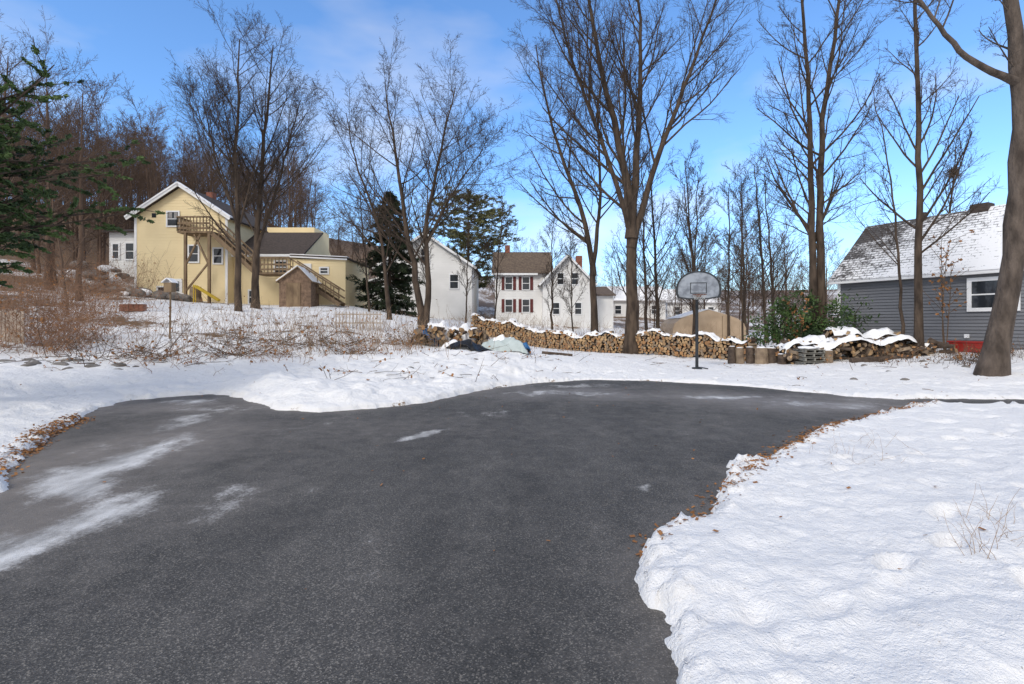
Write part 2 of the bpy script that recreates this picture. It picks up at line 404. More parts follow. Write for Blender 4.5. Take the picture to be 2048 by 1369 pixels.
me = fast_mesh('snowy_ground', np.stack([X1, Y1, GZ], 1), F, M['ground'], smooth=True, attrs={'litter': lit})
link(bpy.data.objects.new('snowy_ground', me))

# driveway
dx = np.arange(-9.5, 22.5, .06); dy = np.arange(-4, 16, .06)
DX, DY = np.meshgrid(dx, dy); X = DX.ravel(); Y = DY.ravel()
wx = fbm(X, Y, .9, 5, 201, .6)*.5; wy = fbm(X, Y, .9, 5, 207, .6)*.5
def streak(x0, y0, x1, y1, w, amp, seed):
    e = np.array([x1-x0, y1-y0]); L = np.hypot(*e)
    k_ = min(1, w*4)
    Xw = X+wx*k_; Yw = Y+wy*k_
    t = ((Xw-x0)*e[0]+(Yw-y0)*e[1])/(L*L)
    n = ((Xw-x0)*(-e[1])+(Yw-y0)*e[0])/L
    ww = w*(.55+.9*np.sin(np.clip(t,0,1)*math.pi))
    return amp*np.exp(-(n/ww)**2)*sstep(-.15,.35,t)*sstep(1.15,.65,t)*(.45+.75*(fbm(X, Y*.5, 2.2, 3, seed)*.5+.5))
def blob(x, y, sx, sy, a): return a*np.exp(-((X+wx-x)/sx)**2-((Y+wy-y)/sy)**2)
ice = streak(-3.85,2.2,-3.45,5.0,.24,1.35,1)+streak(-4.4,4.4,-4.9,7.6,.38,1.05,2)+streak(-5.3,7.6,-5.55,9.4,.28,1.0,3)
ice += streak(-1.55,6.95,-1.0,8.0,.11,1.8,4)+streak(-2.75,5.9,-2.5,3.8,.20,.50,5)+blob(1.2,12.0,1.3,.45,.85)+blob(-6.9,10.6,.9,.35,.8)
ice += blob(4.8,11.3,1.2,.25,.95)+streak(1.2,4.8,1.45,5.2,.05,.75,8)+streak(-3.9,4.2,-4.6,5.8,.2,.8,9)
ice += blob(6.6,10.2,1.3,.6,.65)+streak(-3.5,7.0,-3.0,8.6,.2,.45,15)+blob(1.8,13.4,1.5,.4,.70)+blob(-5.8,9.9,.8,.5,.6)+blob(-.5,9.2,.9,.4,.35)
zl = blob(-4.5,5.5,1.0,3.2,1.0)
ice += zl*.55*sstep(.0,.5,fbm(X*1.6+Y*.2, Y*.45, 1.0, 4, 230))
salt = blob(-5,6.6,1.2,2.8,1.0)+blob(-4.1,3.8,.8,1.8,.6)+blob(-6.6,10,1.5,1.0,.9)+blob(6.2,10.3,1.9,1.1,1.2)+blob(1.3,12,1.9,1.2,.95)+blob(-2,8,2.0,1.4,.28)
salt += blob(4.6,11.5,2.2,1.0,.7)+blob(-2.6,4.9,.5,1.5,.25)+blob(2.6,8.0,1.5,1.6,.15)
salt *= .4+1.2*(fbm(X,Y,.9,4,77)*.5+.5)
ds = sdist(X, Y); salt += np.exp(-(ds/.25)**2)*.35
n1, n2 = len(dx), len(dy)
I = np.arange((n1-1)*(n2-1)); r = I//(n1-1); c = I % (n1-1)
F = np.stack([r*n1+c, r*n1+c+1, (r+1)*n1+c+1, (r+1)*n1+c], 1)
keep = ds[F[:,0]] < .35
me = fast_mesh('asphalt_driveway', np.stack([X, Y, 0*X+.002], 1), F[keep], M['asphalt'], smooth=False, attrs={'ice': ice, 'salt': salt})
link(bpy.data.objects.new('asphalt_driveway', me))

# ------------------------------------------------------------------ tubes / trees
def norm(a): return a/np.maximum(np.linalg.norm(a, axis=-1, keepdims=True), 1e-9)
def tubes(P, R, sides):
    n, k, _ = P.shape
    T = norm(np.gradient(P, axis=1))
    ref = np.array([.31,.94,.12]); U = norm(np.cross(T, ref)); W = np.cross(T, U)
    a = np.arange(sides)/sides*2*np.pi
    V = P[:,:,None,:]+R[:,:,None,None]*(U[:,:,None,:]*np.cos(a)[None,None,:,None]+W[:,:,None,:]*np.sin(a)[None,None,:,None])
    V = V.reshape(-1, 3)
    b = np.arange(n)[:,None,None]*k*sides; j = np.arange(k-1)[None,:,None]*sides; s = np.arange(sides)[None,None,:]; s2 = (s+1) % sides
    F = np.stack([b+j+s, b+j+s2, b+j+sides+s2, b+j+sides+s], -1).reshape(-1, 4)
    return V, F
def grow(rng, S, D, L, R, npts, wander, up, tip=.25):
    n = len(S); P = np.zeros((n, npts, 3)); P[:,0] = S; d = norm(D); dd = np.zeros_like(P); dd[:,0] = d
    for i in range(1, npts):
        d = norm(d+wander*rng.normal(size=(n,3))+np.array([0,0,up]))
        P[:,i] = P[:,i-1]+d*(L/(npts-1))[:,None]; dd[:,i] = d
    t = np.linspace(0, 1, npts)
    return P, R[:,None]*(1-(1-tip)*t)[None], dd
def kids(rng, P, R, dd, L, k, t0, ang, ratio, rr, jit=.25, fall=.5):
    n, npts, _ = P.shape
    t = (t0+(1-t0)*(np.arange(k)[None]+rng.random((n,k)))/k)*(npts-1)*.999
    i = t.astype(int); f = t-i; ar = np.arange(n)[:,None]
    S = P[ar,i]*(1-f)[...,None]+P[ar,i+1]*f[...,None]
    r = R[ar,i]*(1-f)+R[ar,i+1]*f
    pd = dd[ar,i+1]
    perp = norm(np.cross(pd, rng.normal(size=(n,k,3))))
    a = np.radians(ang)*(1+jit*rng.normal(size=(n,k)))[...]
    D = pd*np.cos(a)[...,None]+perp*np.sin(a)[...,None]
    tt = (t/(npts-1)-t0)/(1-t0)
    Ln = L[:,None]*ratio*(1-fall*tt)*(.6+.7*rng.random((n,k)))
    return S.reshape(-1,3), D.reshape(-1,3), Ln.ravel(), np.minimum(r*rr, .2).ravel()
def spline(pts, n):
    p = np.array(pts, float)
    seg = np.r_[0, np.cumsum(np.linalg.norm(np.diff(p, axis=0), axis=1))]
    t = np.linspace(0, seg[-1], n); out = np.stack([np.interp(t, seg, p[:,i]) for i in range(3)], 1)
    for _ in range(2):
        q = out.copy(); q[1:-1] = (out[:-2]+2*out[1:-1]+out[2:])/4; out = q
    return out
def tree_mesh(name, stems, mat, seed, k=(14,7,5,3), L1=4.5, ang=42, up=.07, t0=.3, dens=1.0, minr=.0065, wob=.06, fall=.5):
    rng = np.random.default_rng(seed)
    VV, FF = [], []; off = 0
    def put(P, R, s):
        nonlocal off
        V, F = tubes(P, R, s); VV.append(V); FF.append(F+off); off += len(V)
    Ps, Rs, Ds, Ls = [], [], [], []
    for pts, r0, r1 in stems:
        P = spline(pts, 16); P[1:-1] += rng.normal(size=(14,3))*wob*.5*np.array([1,1,.2])
        t = np.linspace(0,1,16); R = r0+(r1-r0)*t**.8
        R[0] *= 1.4 if r0 > .1 else 1; R[1] *= 1.06
        Ps.append(P); Rs.append(R); Ds.append(norm(np.gradient(P, axis=0))); Ls.append(L1)
    P = np.array(Ps); R = np.array(Rs); D = np.array(Ds); L = np.array(Ls, float)
    put(P, R, 12)
    up_l = [up, up*.9, up*.6, up*.3, .02]
    an = [ang, ang*.90, ang*1.0, ang*1.05]
    ra = [1.0, .48, .48, .55]; rr = [.45, .5, .55, .6]; t00 = [t0, .18, .15, .1]
    np_l = [8, 6, 5, 3]; sd = [6, 4, 3, 3]
    for lv in range(len(k)):
        S, Dn, Ln, Rn = kids(rng, P, R, D, L, max(1,int(k[lv]*dens)), t00[lv], an[lv], ra[lv], rr[lv], fall=fall if lv == 0 else .45)
        Rn = np.maximum(np.minimum(Rn, Ln*.013+.004), minr*(1.5 if lv == 0 else 1.2 if lv == 1 else 1))
        P, R, D = grow(rng, S, Dn, Ln, Rn, np_l[lv], .065+.02*lv, up_l[lv], .35)
        L = Ln; put(P, R, sd[lv])
    return fast_mesh(name, np.concatenate(VV), np.concatenate(FF), mat, smooth=True)
def tree(stems, mat='bark', seed=1, name='bare_tree', **kw):
    me = tree_mesh(name, stems, M[mat], seed, **kw)
    return link(bpy.data.objects.new(name, me))

tree([([(-15,28,1.5),(-14.95,28,6),(-15.15,28.1,11),(-14.9,28,17.2)],.21,.03),([(-14.95,28,7),(-16.2,28,10.5),(-16.9,28,14)],.10,.02)], seed=1, L1=4.6, k=(24,9,7,3), ang=40, t0=.27)
tree([([(-15.05,30,2.0),(-14.95,30,7),(-14.6,30.1,12),(-14.0,30,18)],.25,.03),([(-14.95,30,6),(-13.8,30.3,10),(-12.6,30.5,15)],.12,.02)], seed=2, L1=4.6, k=(22,9,7,3), ang=40, t0=.27)
tree([([(-4.9,28,1.3),(-5.1,28,3.5),(-5.85,28,7),(-6.4,28.2,11.2),(-7.0,28.2,15)],.22,.025),([(-4.8,28,1.3),(-4.5,28,3.2),(-4.75,28,7),(-3.9,28,11.2),(-3.1,28,14.6)],.20,.025),
      ([(-6.9,29,1.4),(-7.1,29,4),(-7.5,29,7.3),(-8.9,29,10.7),(-9.4,29,13.6)],.15,.02),([(-4.7,28,6),(-3.4,28,8.6),(-1.6,28,11.2)],.09,.02)], seed=3, L1=4.7, k=(23,9,7,3), ang=46, t0=.24)
tree([([(6.1,26,-.1),(6.05,26,8),(5.2,26,11.8),(4.2,26.1,16.1),(3.6,26,20)],.36,.05),([(6.05,26,6),(6.4,26,11.8),(6.7,26.3,15.5),(6.3,26,20)],.24,.04),
      ([(6.05,26,5.5),(7.5,26,10.5),(9.3,26,15),(10.6,26,19)],.20,.04),([(6.0,26,6.5),(4.8,25.6,10),(3,25.4,14.5),(2.0,25,18)],.15,.03)], seed=4, L1=5.4, k=(20,9,7,3), ang=38, t0=.3)
tree([([(4.9,30,.2),(4.75,30,4),(4.5,30,7.5),(3.0,30,11),(1.9,30,15),(1.4,30,18)],.24,.03),([(4.75,30,4.5),(5.2,30,9),(5.0,30,15)],.15,.03)], seed=5, L1=4.8, k=(22,9,7,3), ang=44, t0=.27)
tree([([(13.6,23,0),(13.45,23,7.2),(13.4,23,11.7),(12.9,23,17.5)],.20,.05),([(13.95,23.1,0),(13.8,23,9.5),(14.4,23,14),(15,23,18)],.22,.05)], seed=6, L1=4.2, k=(22,8,6,3), ang=40, t0=.25)
tree([([(15.1,19,.2),(15.1,19,6.2),(15.05,19,11.8),(14.9,19,16.5)],.155,.04)], seed=7, L1=3.2, k=(26,7,6,3), ang=40, t0=.22, minr=.0055)
tree([([(15.0,19.6,.2),(14.85,19.6,3.5),(14.5,19.5,6.5),(13.7,19.4,10.5)],.07,.012)], seed=8, L1=2.4, k=(13,7,5,2), ang=42, minr=.0055)
tree([([(13.10,14,.1),(13.3,14,1.2),(13.72,14,3.2),(13.9,14,6.4),(13.93,14,8.4),(13.6,14,10.4),(13.3,14,13)],.29,.13),
      ([(13.9,14,8.2),(12.9,13.9,8.5),(12,13.8,9.0),(11.2,13.7,9.9),(10.6,13.7,10.8)],.11,.03)], 'bark_light', seed=9, L1=2.0, k=(7,6,5,3), ang=45, t0=.62, wob=.05, minr=.005)
for i, (x, y, h, r) in enumerate([(7.9,30,11,.12),(9.2,32,12.5,.14),(10.6,30,10.5,.10),(11.9,33,12,.13),(13.1,31,10,.09),(15.0,33,11,.12),(8.6,36,13,.15),(2.8,36,8.2,.10),
                                  (16.9,34,12,.13),(12.4,27.5,8.5,.06),(18.5,36,12,.13),(9.9,27.2,9,.06),(3.9,33,7,.06),(-1.2,35,9,.07),(-9.5,34,8.5,.08),(-6.2,38,9,.08),(-3.6,40,8,.07)]):
    z = gz(x, y)-.1; q = random.uniform(-.9, .9)
    tree([([(x,y,z),(x+q*.3,y,z+h*.4),(x+q,y,z+h)],r,.02)], seed=30+i, L1=h*.27, k=(19,7,6,2), ang=40, t0=.2, minr=.008)
for i, (x, y, h, r) in enumerate([(-25.5,25,12,.2),(-22.8,27,11,.15),(-28,31,13,.2),(-31,28,14,.22),(-19.5,22.5,6,.06),(-23.8,22.5,12.5,.16),(-30.5,34,14,.2)]):
    z = gz(x, y)-.1; q = random.uniform(-1, 1)
    tree([([(x,y,z),(x+q*.3,y,z+h*.4),(x+q,y,z+h)],r,.02)], 'bark_red', seed=60+i, L1=h*.38, k=(17,7,6,3), ang=46, t0=.25, minr=.008)
z=gz(36,42); tree([([(36,42,z-.2),(35.8,42,z+8),(36.4,42,z+15.5)],.2,.03)], seed=90, L1=4, k=(18,7,6,2), ang=36, t0=.4, minr=.009)
rng_ = np.random.default_rng(91); S = np.tile([[36.2,42,14.0]],(260,1))+rng_.normal(size=(260,3))*.20
P,R,dd = grow(rng_, S, rng_.normal(size=(260,3)), np.full(260,.5), np.full(260,.02), 4, .3, 0); V,F = tubes(P,R,3)
link(bpy.data.objects.new('squirrel_nest', fast_mesh('squirrel_nest', V, F, M['brush'])))

# distant mass
bgm = [tree_mesh('bg_tree_%d' % i, [([(0,0,-.3),(random.uniform(-.4,.4),0,5),(random.uniform(-1,1),0,12)],.13,.02)], M['bark_red'], 100+i,
                 k=(18,8,6,2), L1=4.2, ang=44, t0=.2, minr=.011) for i in range(5)]
bg = empty('background_trees')
rg = np.random.default_rng(5)
pts = []
for _ in range(215):
    y = rg.uniform(50, 125); u = rg.uniform(-1.15, -.38); pts.append((u*y, y, rg.uniform(.8, 1.15)))
for _ in range(70):
    y = rg.uniform(58, 130); u = rg.uniform(-.42, 1.1); pts.append((u*y, y, rg.uniform(.45, .75)))
for _ in range(22):
    y = rg.uniform(38, 52); u = rg.uniform(-1.2, -.76); pts.append((u*y, y, rg.uniform(.7, 1.05)))
for _ in range(20):
    y = rg.uniform(36, 50); u = rg.uniform(.24, .62); pts.append((u*y, y, rg.uniform(.45, .75)))
P_ = np.array(pts); Z_ = ground_z(P_[:,0], P_[:,1])
for i, (x, y, s) in enumerate(pts):
    if -28 < x < -10 and y < 50: continue
    o = bpy.data.objects.new('tree_%d' % i, bgm[i % 5]); o.location = (x, y, Z_[i])
    o.rotation_euler = (0, 0, rg.uniform(0, 6.28)); o.scale = (s*1.05, s*1.05, s*rg.uniform(.85, 1.15)); link(o, bg)

# ------------------------------------------------------------------ leaves / conifers
def quads_at(C, A, B):
    V = np.stack([C-A-B, C+A-B, C+A+B, C-A+B], 1).reshape(-1, 3)
    F = np.arange(len(C)*4).reshape(-1, 4); return V, F
def leaf_quads(rng, C, size, asp=.5, dirs=None, spread=1.0):
    n = len(C); a = norm(rng.normal(size=(n,3))*spread+(0 if dirs is None else dirs))
    b = norm(np.cross(a, rng.normal(size=(n,3))))
    s = size*(.6+.8*rng.random((n,1)))
    return quads_at(C, a*s, b*s*asp)
def conifer(name, x, y, z, h, prof, mat, seed, whorls, nb, ntuft, size, droop, asp=.16, trunk=.18, per=6, spread=.6, start=.08, kk=6, jz=.2, tw=.42):
    rng = np.random.default_rng(seed)
    VV=[]; FF=[]; MI=[]; off=0
    def put(V, F, mi):
        nonlocal off
        VV.append(V); FF.append(F+off); MI.append(np.full(len(F), mi)); off += len(V)
    P = np.array([[(x,y,z-.2),(x,y,z+h*.3),(x+.05,y,z+h*.6),(x,y,z+h)]]); put(*tubes(P, np.array([[trunk,trunk*.8,trunk*.45,.02]]), 8), 0)
    w_ = np.repeat(np.arange(whorls), nb); t = start+(1-start)*(w_+.35*rng.random(whorls*nb)+.3*np.repeat(rng.random(whorls),nb))/whorls
    az = rng.random(len(t))*6.283; L = np.array([prof(q) for q in t])*(.60+.65*rng.random(len(t)))
    S = np.stack([x+0*t, y+0*t, z+h*t], 1)
    D = np.stack([np.cos(az), np.sin(az), np.full(len(t), droop)+jz*rng.normal(size=len(t))], 1)
    P, R, dd = grow(rng, S, D, L, np.full(len(t), .035), 6, .08, .04, .3); put(*tubes(P, R, 4), 0)
    S2, D2, L2, R2 = kids(rng, P, R, dd, L, kk, .2, 50, tw, .6)
    P2, R2, d2 = grow(rng, S2, D2*np.array([1,1,.4]), L2, np.full(len(L2), .012), 4, .12, .0, .4); put(*tubes(P2, R2, 3), 0)
    k = ntuft; n = len(P2); tt = rng.random((n,k))*2.999; i = tt.astype(int); f = (tt-i)[...,None]; ar = np.arange(n)[:,None]
    C = (P2[ar,i]*(1-f)+P2[ar,i+1]*f).reshape(-1,3); dr = d2[ar,i].reshape(-1,3)
    C = np.repeat(C, per, 0)+rng.normal(size=(len(C)*per,3))*size*np.array([.5,.5,.35]); dr = np.repeat(dr, per, 0)
    V, F = leaf_quads(rng, C, size, asp, dr, spread); put(V, F, 1)
    me = fast_mesh(name, np.concatenate(VV), np.concatenate(FF), [M['bark'], M[mat]], np.concatenate(MI))
    return link(bpy.data.objects.new(name, me))
conifer('spruce_tree', -9.1, 38, gz(-9.1,38), 9.0, lambda t: 2.6*(1-t)**.75+.3, 'spruce', 1, 26, 6, 4, .15, -.42, per=5)
conifer('pine_tree', -4.9, 57, gz(-4.9,57), 12.6, lambda t: 4.9*math.sin(math.pi*min(1,max(0,(t-.10)/.95)))**.6+.5, 'pine', 2, 15, 8, 5, .16, .12, per=6, start=.18, trunk=.3, kk=7, jz=.10, tw=.34)
conifer('juniper_tree', -10.3, 8.8, gz(-10.3,8.8), 5.2, lambda t: 2.55*math.sin(math.pi*min(1,max(0,(t-.18)/.9)))**.6+.15, 'juniper', 3, 17, 9, 10, .036, .25, asp=.28, per=12, start=.34, trunk=.13, spread=.5)

def shrub(name, x, y, blobs, mat, seed, n, size, asp=.4):
    rng = np.random.default_rng(seed); VV=[]; FF=[]; MI=[]; off=0
    z = gz(x, y)
    S = np.tile([[x,y,z-.1]], (34,1)).astype(float)+rng.normal(size=(34,3))*np.array([.7,.4,0]); D = norm(rng.normal(size=(34,3))*np.array([.7,.7,.2])+np.array([0,0,1]))
    P, R, dd = grow(rng, S, D, rng.uniform(1.6,2.9,34), np.full(34,.03), 6, .15, .05); V, F = tubes(P, R, 5); VV.append(V); FF.append(F); MI.append(np.zeros(len(F))); off = len(V)
    C = []
    for bx, by, bz, r in blobs:
        m = int(n*r*r); q = norm(rng.normal(size=(m,3)))*(rng.random((m,1))**.45)*r*(1+.3*rng.normal(size=(m,1)))
        C.append(q*np.array([1,1,.75])+np.array([x+bx,y+by,z+bz]))
    tips = P[:,2:].reshape(-1,3); C.append(np.repeat(tips, 26, 0)+rng.normal(size=(len(tips)*26,3))*.15)
    C = np.concatenate(C); C = C[C[:,2] > z+.08]
    V, F = leaf_quads(rng, C, size, asp); VV.append(V); FF.append(F+off); MI.append(np.ones(len(F)))
    me = fast_mesh(name, np.concatenate(VV), np.concatenate(FF), [M['bark'], M[mat]], np.concatenate(MI))
    link(bpy.data.objects.new(name, me))
shrub('rhododendron_bush', 12.5, 22.1, [(-1.3,0,1.0,.7),(-.4,.2,1.9,.6),(.7,0,1.2,.75),(1.7,.2,1.0,.65),(-2.0,.1,.7,.5),(.2,-.1,.8,.8),(.6,.3,2.3,.45),(2.2,.1,1.6,.4),(-1.0,0,2.2,.35),(2.6,.1,.7,.45),(1.3,.1,2.0,.4)], 'green1', 4, 620, .062, .38)

# ------------------------------------------------------------------ stems / brambles / litter
def stems_obj(name, XY, hmin, hmax, rad, mat, seed, lean=.35, up=.05, wander=.15, twigs=3, tw=.35, leaves=0, leafmat='leaf_brown', lsize=.035, flat=False):
    rng = np.random.default_rng(seed); XY = np.asarray(XY); n = len(XY)
    Z = ground_z(XY[:,0], XY[:,1])-.03
    S = np.c_[XY, Z]; D = rng.normal(size=(n,3))*lean+np.array([0,0,1]); L = rng.uniform(hmin, hmax, n)
    if flat: D = rng.normal(size=(n,3))*np.array([1,.6,.22])+np.array([0,0,.25]); S[:,2] += .06
    P, R, dd = grow(rng, S, D, L, np.full(n, rad), 6, wander, up, .4)
    VV=[]; FF=[]; MI=[]; off=0
    V, F = tubes(P, R, 3); VV.append(V); FF.append(F); MI.append(np.zeros(len(F))); off=len(V)
    Q = P
    if twigs:
        S2, D2, L2, R2 = kids(rng, P, R, dd, L, twigs, .3, 45, tw, .6)
        P2, R2, d2 = grow(rng, S2, D2, L2, np.maximum(R2, rad*.5), 4, wander*1.2, up*.5, .5)
        V, F = tubes(P2, R2, 3); VV.append(V); FF.append(F+off); MI.append(np.zeros(len(F))); off += len(V); Q = P2
    if leaves:
        C = Q.reshape(-1,3)[rng.integers(0, Q.shape[0]*Q.shape[1], leaves)]+rng.normal(size=(leaves,3))*.02
        V, F = leaf_quads(rng, C, lsize, .6); VV.append(V); FF.append(F+off); MI.append(np.ones(len(F)))
    me = fast_mesh(name, np.concatenate(VV), np.concatenate(FF), [M[mat], M[leafmat]], np.concatenate(MI))
    return link(bpy.data.objects.new(name, me))
rg = np.random.default_rng(8)
def clumps(cs, n, s):
    c = np.array(cs); i = rg.integers(0, len(c), n); return c[i][:, :2]+rg.normal(size=(n,2))*(c[i][:, 2:3] if c.shape[1] > 2 else s)
stems_obj('bramble_thicket', clumps([(-14.9,15.3,.7),(-15.8,17.5,1.0),(-17.5,19.5,1.4),(-14.6,17.4,.6),(-16.5,16,1.0),(-19,22,1.5),(-13.6,15.6,.35)], 640, 1), 1.0, 2.7, .007, 'bramble', 1, .5, -.05, .2, 4, .45, 1100, lsize=.028)
stems_obj('bramble_thicket', clumps([(-20,25,1.5),(-23,28,2),(-24,26,2),(-26,30,2.5)], 320, 1), 1.2, 3.4, .009, 'bramble', 11, .4, .0, .15, 5, .4, 300)
stems_obj('dry_weeds', clumps([(-10,19,1.6),(-8,21,1.6),(-5,20.5,1.4),(-12,21,1.8),(-6.6,17,.9),(-4,18.5,1.0),(-9.5,24,2.2),(-2.6,21,1.2),(-11,17,1.2),(-7,24.5,1.6),(-3,25,1.8),(1,24,1.6),(-13,25,2)], 1300, 1), .3, 1.2, .0068, 'twig_tan', 2, .3, .0, .12, 2, .3, 300)
stems_obj('dry_weeds', clumps([(-7.2,15.8,.7),(-5.3,17.6,.5),(-9.8,14.6,.8),(-4.2,19.5,.5),(-8.6,17.3,.7),(-11.4,15.2,.9)], 320, 1), .25, .7, .007, 'bramble', 3, 1.1, -.1, .3, 4, .5, 400)
stems_obj('brush_pile', clumps([(-7.0,18.2,.6),(-5.4,17.2,.35),(-8.4,16.2,.5),(-10.4,15.0,.6),(-4.0,20.0,.35),(-11.8,14.4,.5),(-6.3,19.4,.4),(-9.2,18.4,.5)], 300, 1), .5, 1.6, .011, 'brush', 13, .5, -.01, .12, 4, .4, 400, flat=True)
stems_obj('brush_pile', clumps([(-3.2,17.2,1.2),(-.5,16.8,1.5),(3,20,2),(1,18.5,1.2),(-1.2,13.9,.8),(-3.4,13.2,.8),(9.5,15.6,1.8),(12,16.5,1.3)], 90, 1), .2, .8, .009, 'brush', 14, .5, -.01, .12, 2, .4, 120, flat=True)
stems_obj('dry_weeds', clumps([(9,33,3),(12,36,3),(4,34,2.5),(18,30,2),(0,36,2.5)], 700, 1), .6, 1.9, .009, 'twig_tan', 4, .4, -.02, .15, 3, .4, 200)
stems_obj('grass_stems', clumps([(3.6,5.95,.16),(3.9,5.6,.2),(3.4,3.75,.12),(3.25,3.35,.1),(4.6,6.6,.25),(2.9,3.1,.1)], 80, 1), .14, .38, .0018, 'twig_tan', 5, .7, -.05, .2, 1, .3)
stems_obj('low_shrub', clumps([(14.3,16.2,.5),(15.4,17.2,.5),(13.1,17.6,.5),(16.3,16.4,.6)], 260, 1), .2, .8, .007, 'brush', 6, .6, .02, .2, 4, .4, 200)
stems_obj('beech_sapling', np.array([(16.0,18.9),(16.05,18.95),(15.95,18.9)]), 3.2, 4.6, .022, 'brush', 21, .08, .06, .04, 9, .28, 170, lsize=.045)
stems_obj('beech_sapling', np.array([(12.0,21.2),(12.1,21.3)]), 1.8, 2.6, .014, 'brush', 22, .12, .06, .06, 7, .3, 130, lsize=.045)
def edge_leaves(n, segs, seed, sd=.10):
    rng = np.random.default_rng(seed); P = []
    for (a, b, w) in segs:
        a = np.array(a); b = np.array(b); m = int(n*w); t = rng.random((m,1))
        P.append(a+(b-a)*t+rng.normal(size=(m,2))*sd)
    P = np.concatenate(P); Z = np.maximum(ground_z(P[:,0], P[:,1]), .004)+.008
    return np.c_[P, Z]
C = edge_leaves(1900, [((4.69,7.8),(3.3,6.3),.30),((3.3,6.3),(1.8,4.55),.22),((5.5,8.4),(4.7,7.8),.16),((7.3,9.6),(5.5,8.4),.22),((8.4,10.3),(7.3,9.6),.18),((-6.0,6.3),(-6.8,7.45),.4),((-6.8,7.45),(-7.3,8.7),.5),((-5.1,4.9),(-6,6.2),.15),((1.8,4.5),(.9,3.6),.06)], 3, .085)
rr_ = np.random.default_rng(4); sc = np.c_[rr_.uniform(1.0,3.4,22), rr_.uniform(2,9,22)]; sc2 = np.c_[rr_.uniform(-5,5,60), rr_.uniform(3,12,60)]; sc3 = np.c_[rr_.uniform(-16,16,480), rr_.uniform(11,26,480)]
sc = np.concatenate([sc, sc2, sc3]); C = np.concatenate([C, np.c_[sc, np.maximum(ground_z(sc[:,0], sc[:,1]), .004)+.012]])
n = len(C); a = norm(rr_.normal(size=(n,3))*np.array([1,1,.25])); b = norm(np.cross(np.array([0,0,1])+rr_.normal(size=(n,3))*.35, a)); s = rr_.uniform(.007,.024,(n,1))
V, F = quads_at(C, a*s, b*s*.5)
link(bpy.data.objects.new('fallen_leaves', fast_mesh('fallen_leaves', V, F, M['leaf_brown'])))

# ------------------------------------------------------------------ rocks / snow lumps
def rock_mesh(mb, c, r, seed, flat=.7, mi=0):
    import bmesh
    bm = bmesh.new(); bmesh.ops.create_icosphere(bm, subdivisions=2, radius=1)
    rng = random.Random(seed); off = [Vector((rng.uniform(-1,1),rng.uniform(-1,1),rng.uniform(-1,1))).normalized() for _ in range(7)]
    vs = []
    for v in bm.verts:
        s = 1+sum(-.18*max(0, v.co.dot(o)-.55)*2 for o in off)
        vs.append((c[0]+v.co.x*r*s*1.15, c[1]+v.co.y*r*s, c[2]+v.co.z*r*s*flat))
    mb.add(vs, [tuple(v.index for v in f.verts) for f in bm.faces], mi); bm.free()
mb = MB()
for i in range(26):
    x = random.uniform(-14.2,-10.2); y = 13.4+random.uniform(-.5,.7); rock_mesh(mb, (x,y,gz(x,y)-.05), random.uniform(.08,.22), i)
mb.obj('stone_rubble', M['stone'])
mb = MB()
for i in range(70):
    x = random.uniform(-29,-21.5); y = 34.2+random.uniform(-1.2,1.0); rock_mesh(mb, (x,y,gz(x,y)+random.uniform(0,1.6)*(1 if x<-26 else .2)), random.uniform(.25,.55), 50+i, .6, 1 if random.random()<.3 else 0)
mb.obj('retaining_stone_wall', [M['stone'], M['snow_cap']])
mb = MB()
for i in range(12):
    x = 12.5+random.uniform(-1.0,3.6); y = 17+random.uniform(-1.5,.8); rock_mesh(mb, (x,y,gz(x,y)-.02), random.uniform(.06,.14), 150+i)
for (x,y) in [(-2.9,14.6),(-1.2,17),(9.6,14.4),(10.6,13.8)]:
    rock_mesh(mb, (x,y,gz(x,y)-.03), .11, int(x*10))
mb.obj('stone_rubble', M['stone'])

# ------------------------------------------------------------------ wood pile
def log(mb, c, ax, r, L, kind, rnd):
    ax = Vector(ax).normalized(); u = ax.cross(Vector((0,0,1))).normalized(); w = u.cross(ax).normalized()
    ph = rnd.uniform(0, 6.28)
    if kind == 0: pts = [(math.cos(a)*r*rnd.uniform(.92,1.06), math.sin(a)*r*rnd.uniform(.92,1.06)) for a in [i*math.pi/5 for i in range(10)]]
    else:
        span = math.pi*(1.0 if kind == 1 else .6); pts = [(0,0)]+[(math.cos(i/5*span)*r*1.35, math.sin(i/5*span)*r*1.35) for i in range(6)]
        cx = sum(p[0] for p in pts)/7; cy = sum(p[1] for p in pts)/7; pts = [(a-cx, b-cy) for a, b in pts]
        pts = [(a*math.cos(ph)-b*math.sin(ph), a*math.sin(ph)+b*math.cos(ph)) for a, b in pts]
    c = Vector(c); A = [c-ax*L/2+u*a+w*b for a, b in pts]; B = [c+ax*L/2+u*a+w*b for a, b in pts]; n = len(pts)
    b0 = len(mb.v)
    mb.v += [tuple(p) for p in A+B]
    for i in range(n):
        mb.f.append((b0+i, b0+(i+1)%n, b0+(i+1)%n+n, b0+i+n)); mb.m.append(3 if (kind and i in (0, n-1)) else 0)
    e = rnd.choice([1,1,2,3]); mb.f.append(tuple(range(b0+n-1, b0-1, -1))); mb.m.append(e)
    mb.f.append(tuple(range(b0+n, b0+2*n))); mb.m.append(e)
M['logend2'] = simple('cut_wood_orange', (.42,.23,.10), (.22,.11,.055), 4, .85, .2)
M['logend3'] = simple('cut_wood_gray', (.30,.225,.15), (.16,.115,.08), 4, .85, .2)
LM = [M['logbark'], M['logend'], M['logend2'], M['logend3']]
rnd = random.Random(3)
wp = empty('firewood_stack'); mb = MB()
path = spline([(-2.4,31.5,0),(.8,29.7,0),(4,27.6,0),(6.9,25.4,0),(8.8,23.6,0),(10.3,21.7,0)], 60)
cum = np.r_[0, np.cumsum(np.linalg.norm(np.diff(path[:,:2], axis=0), axis=1))]
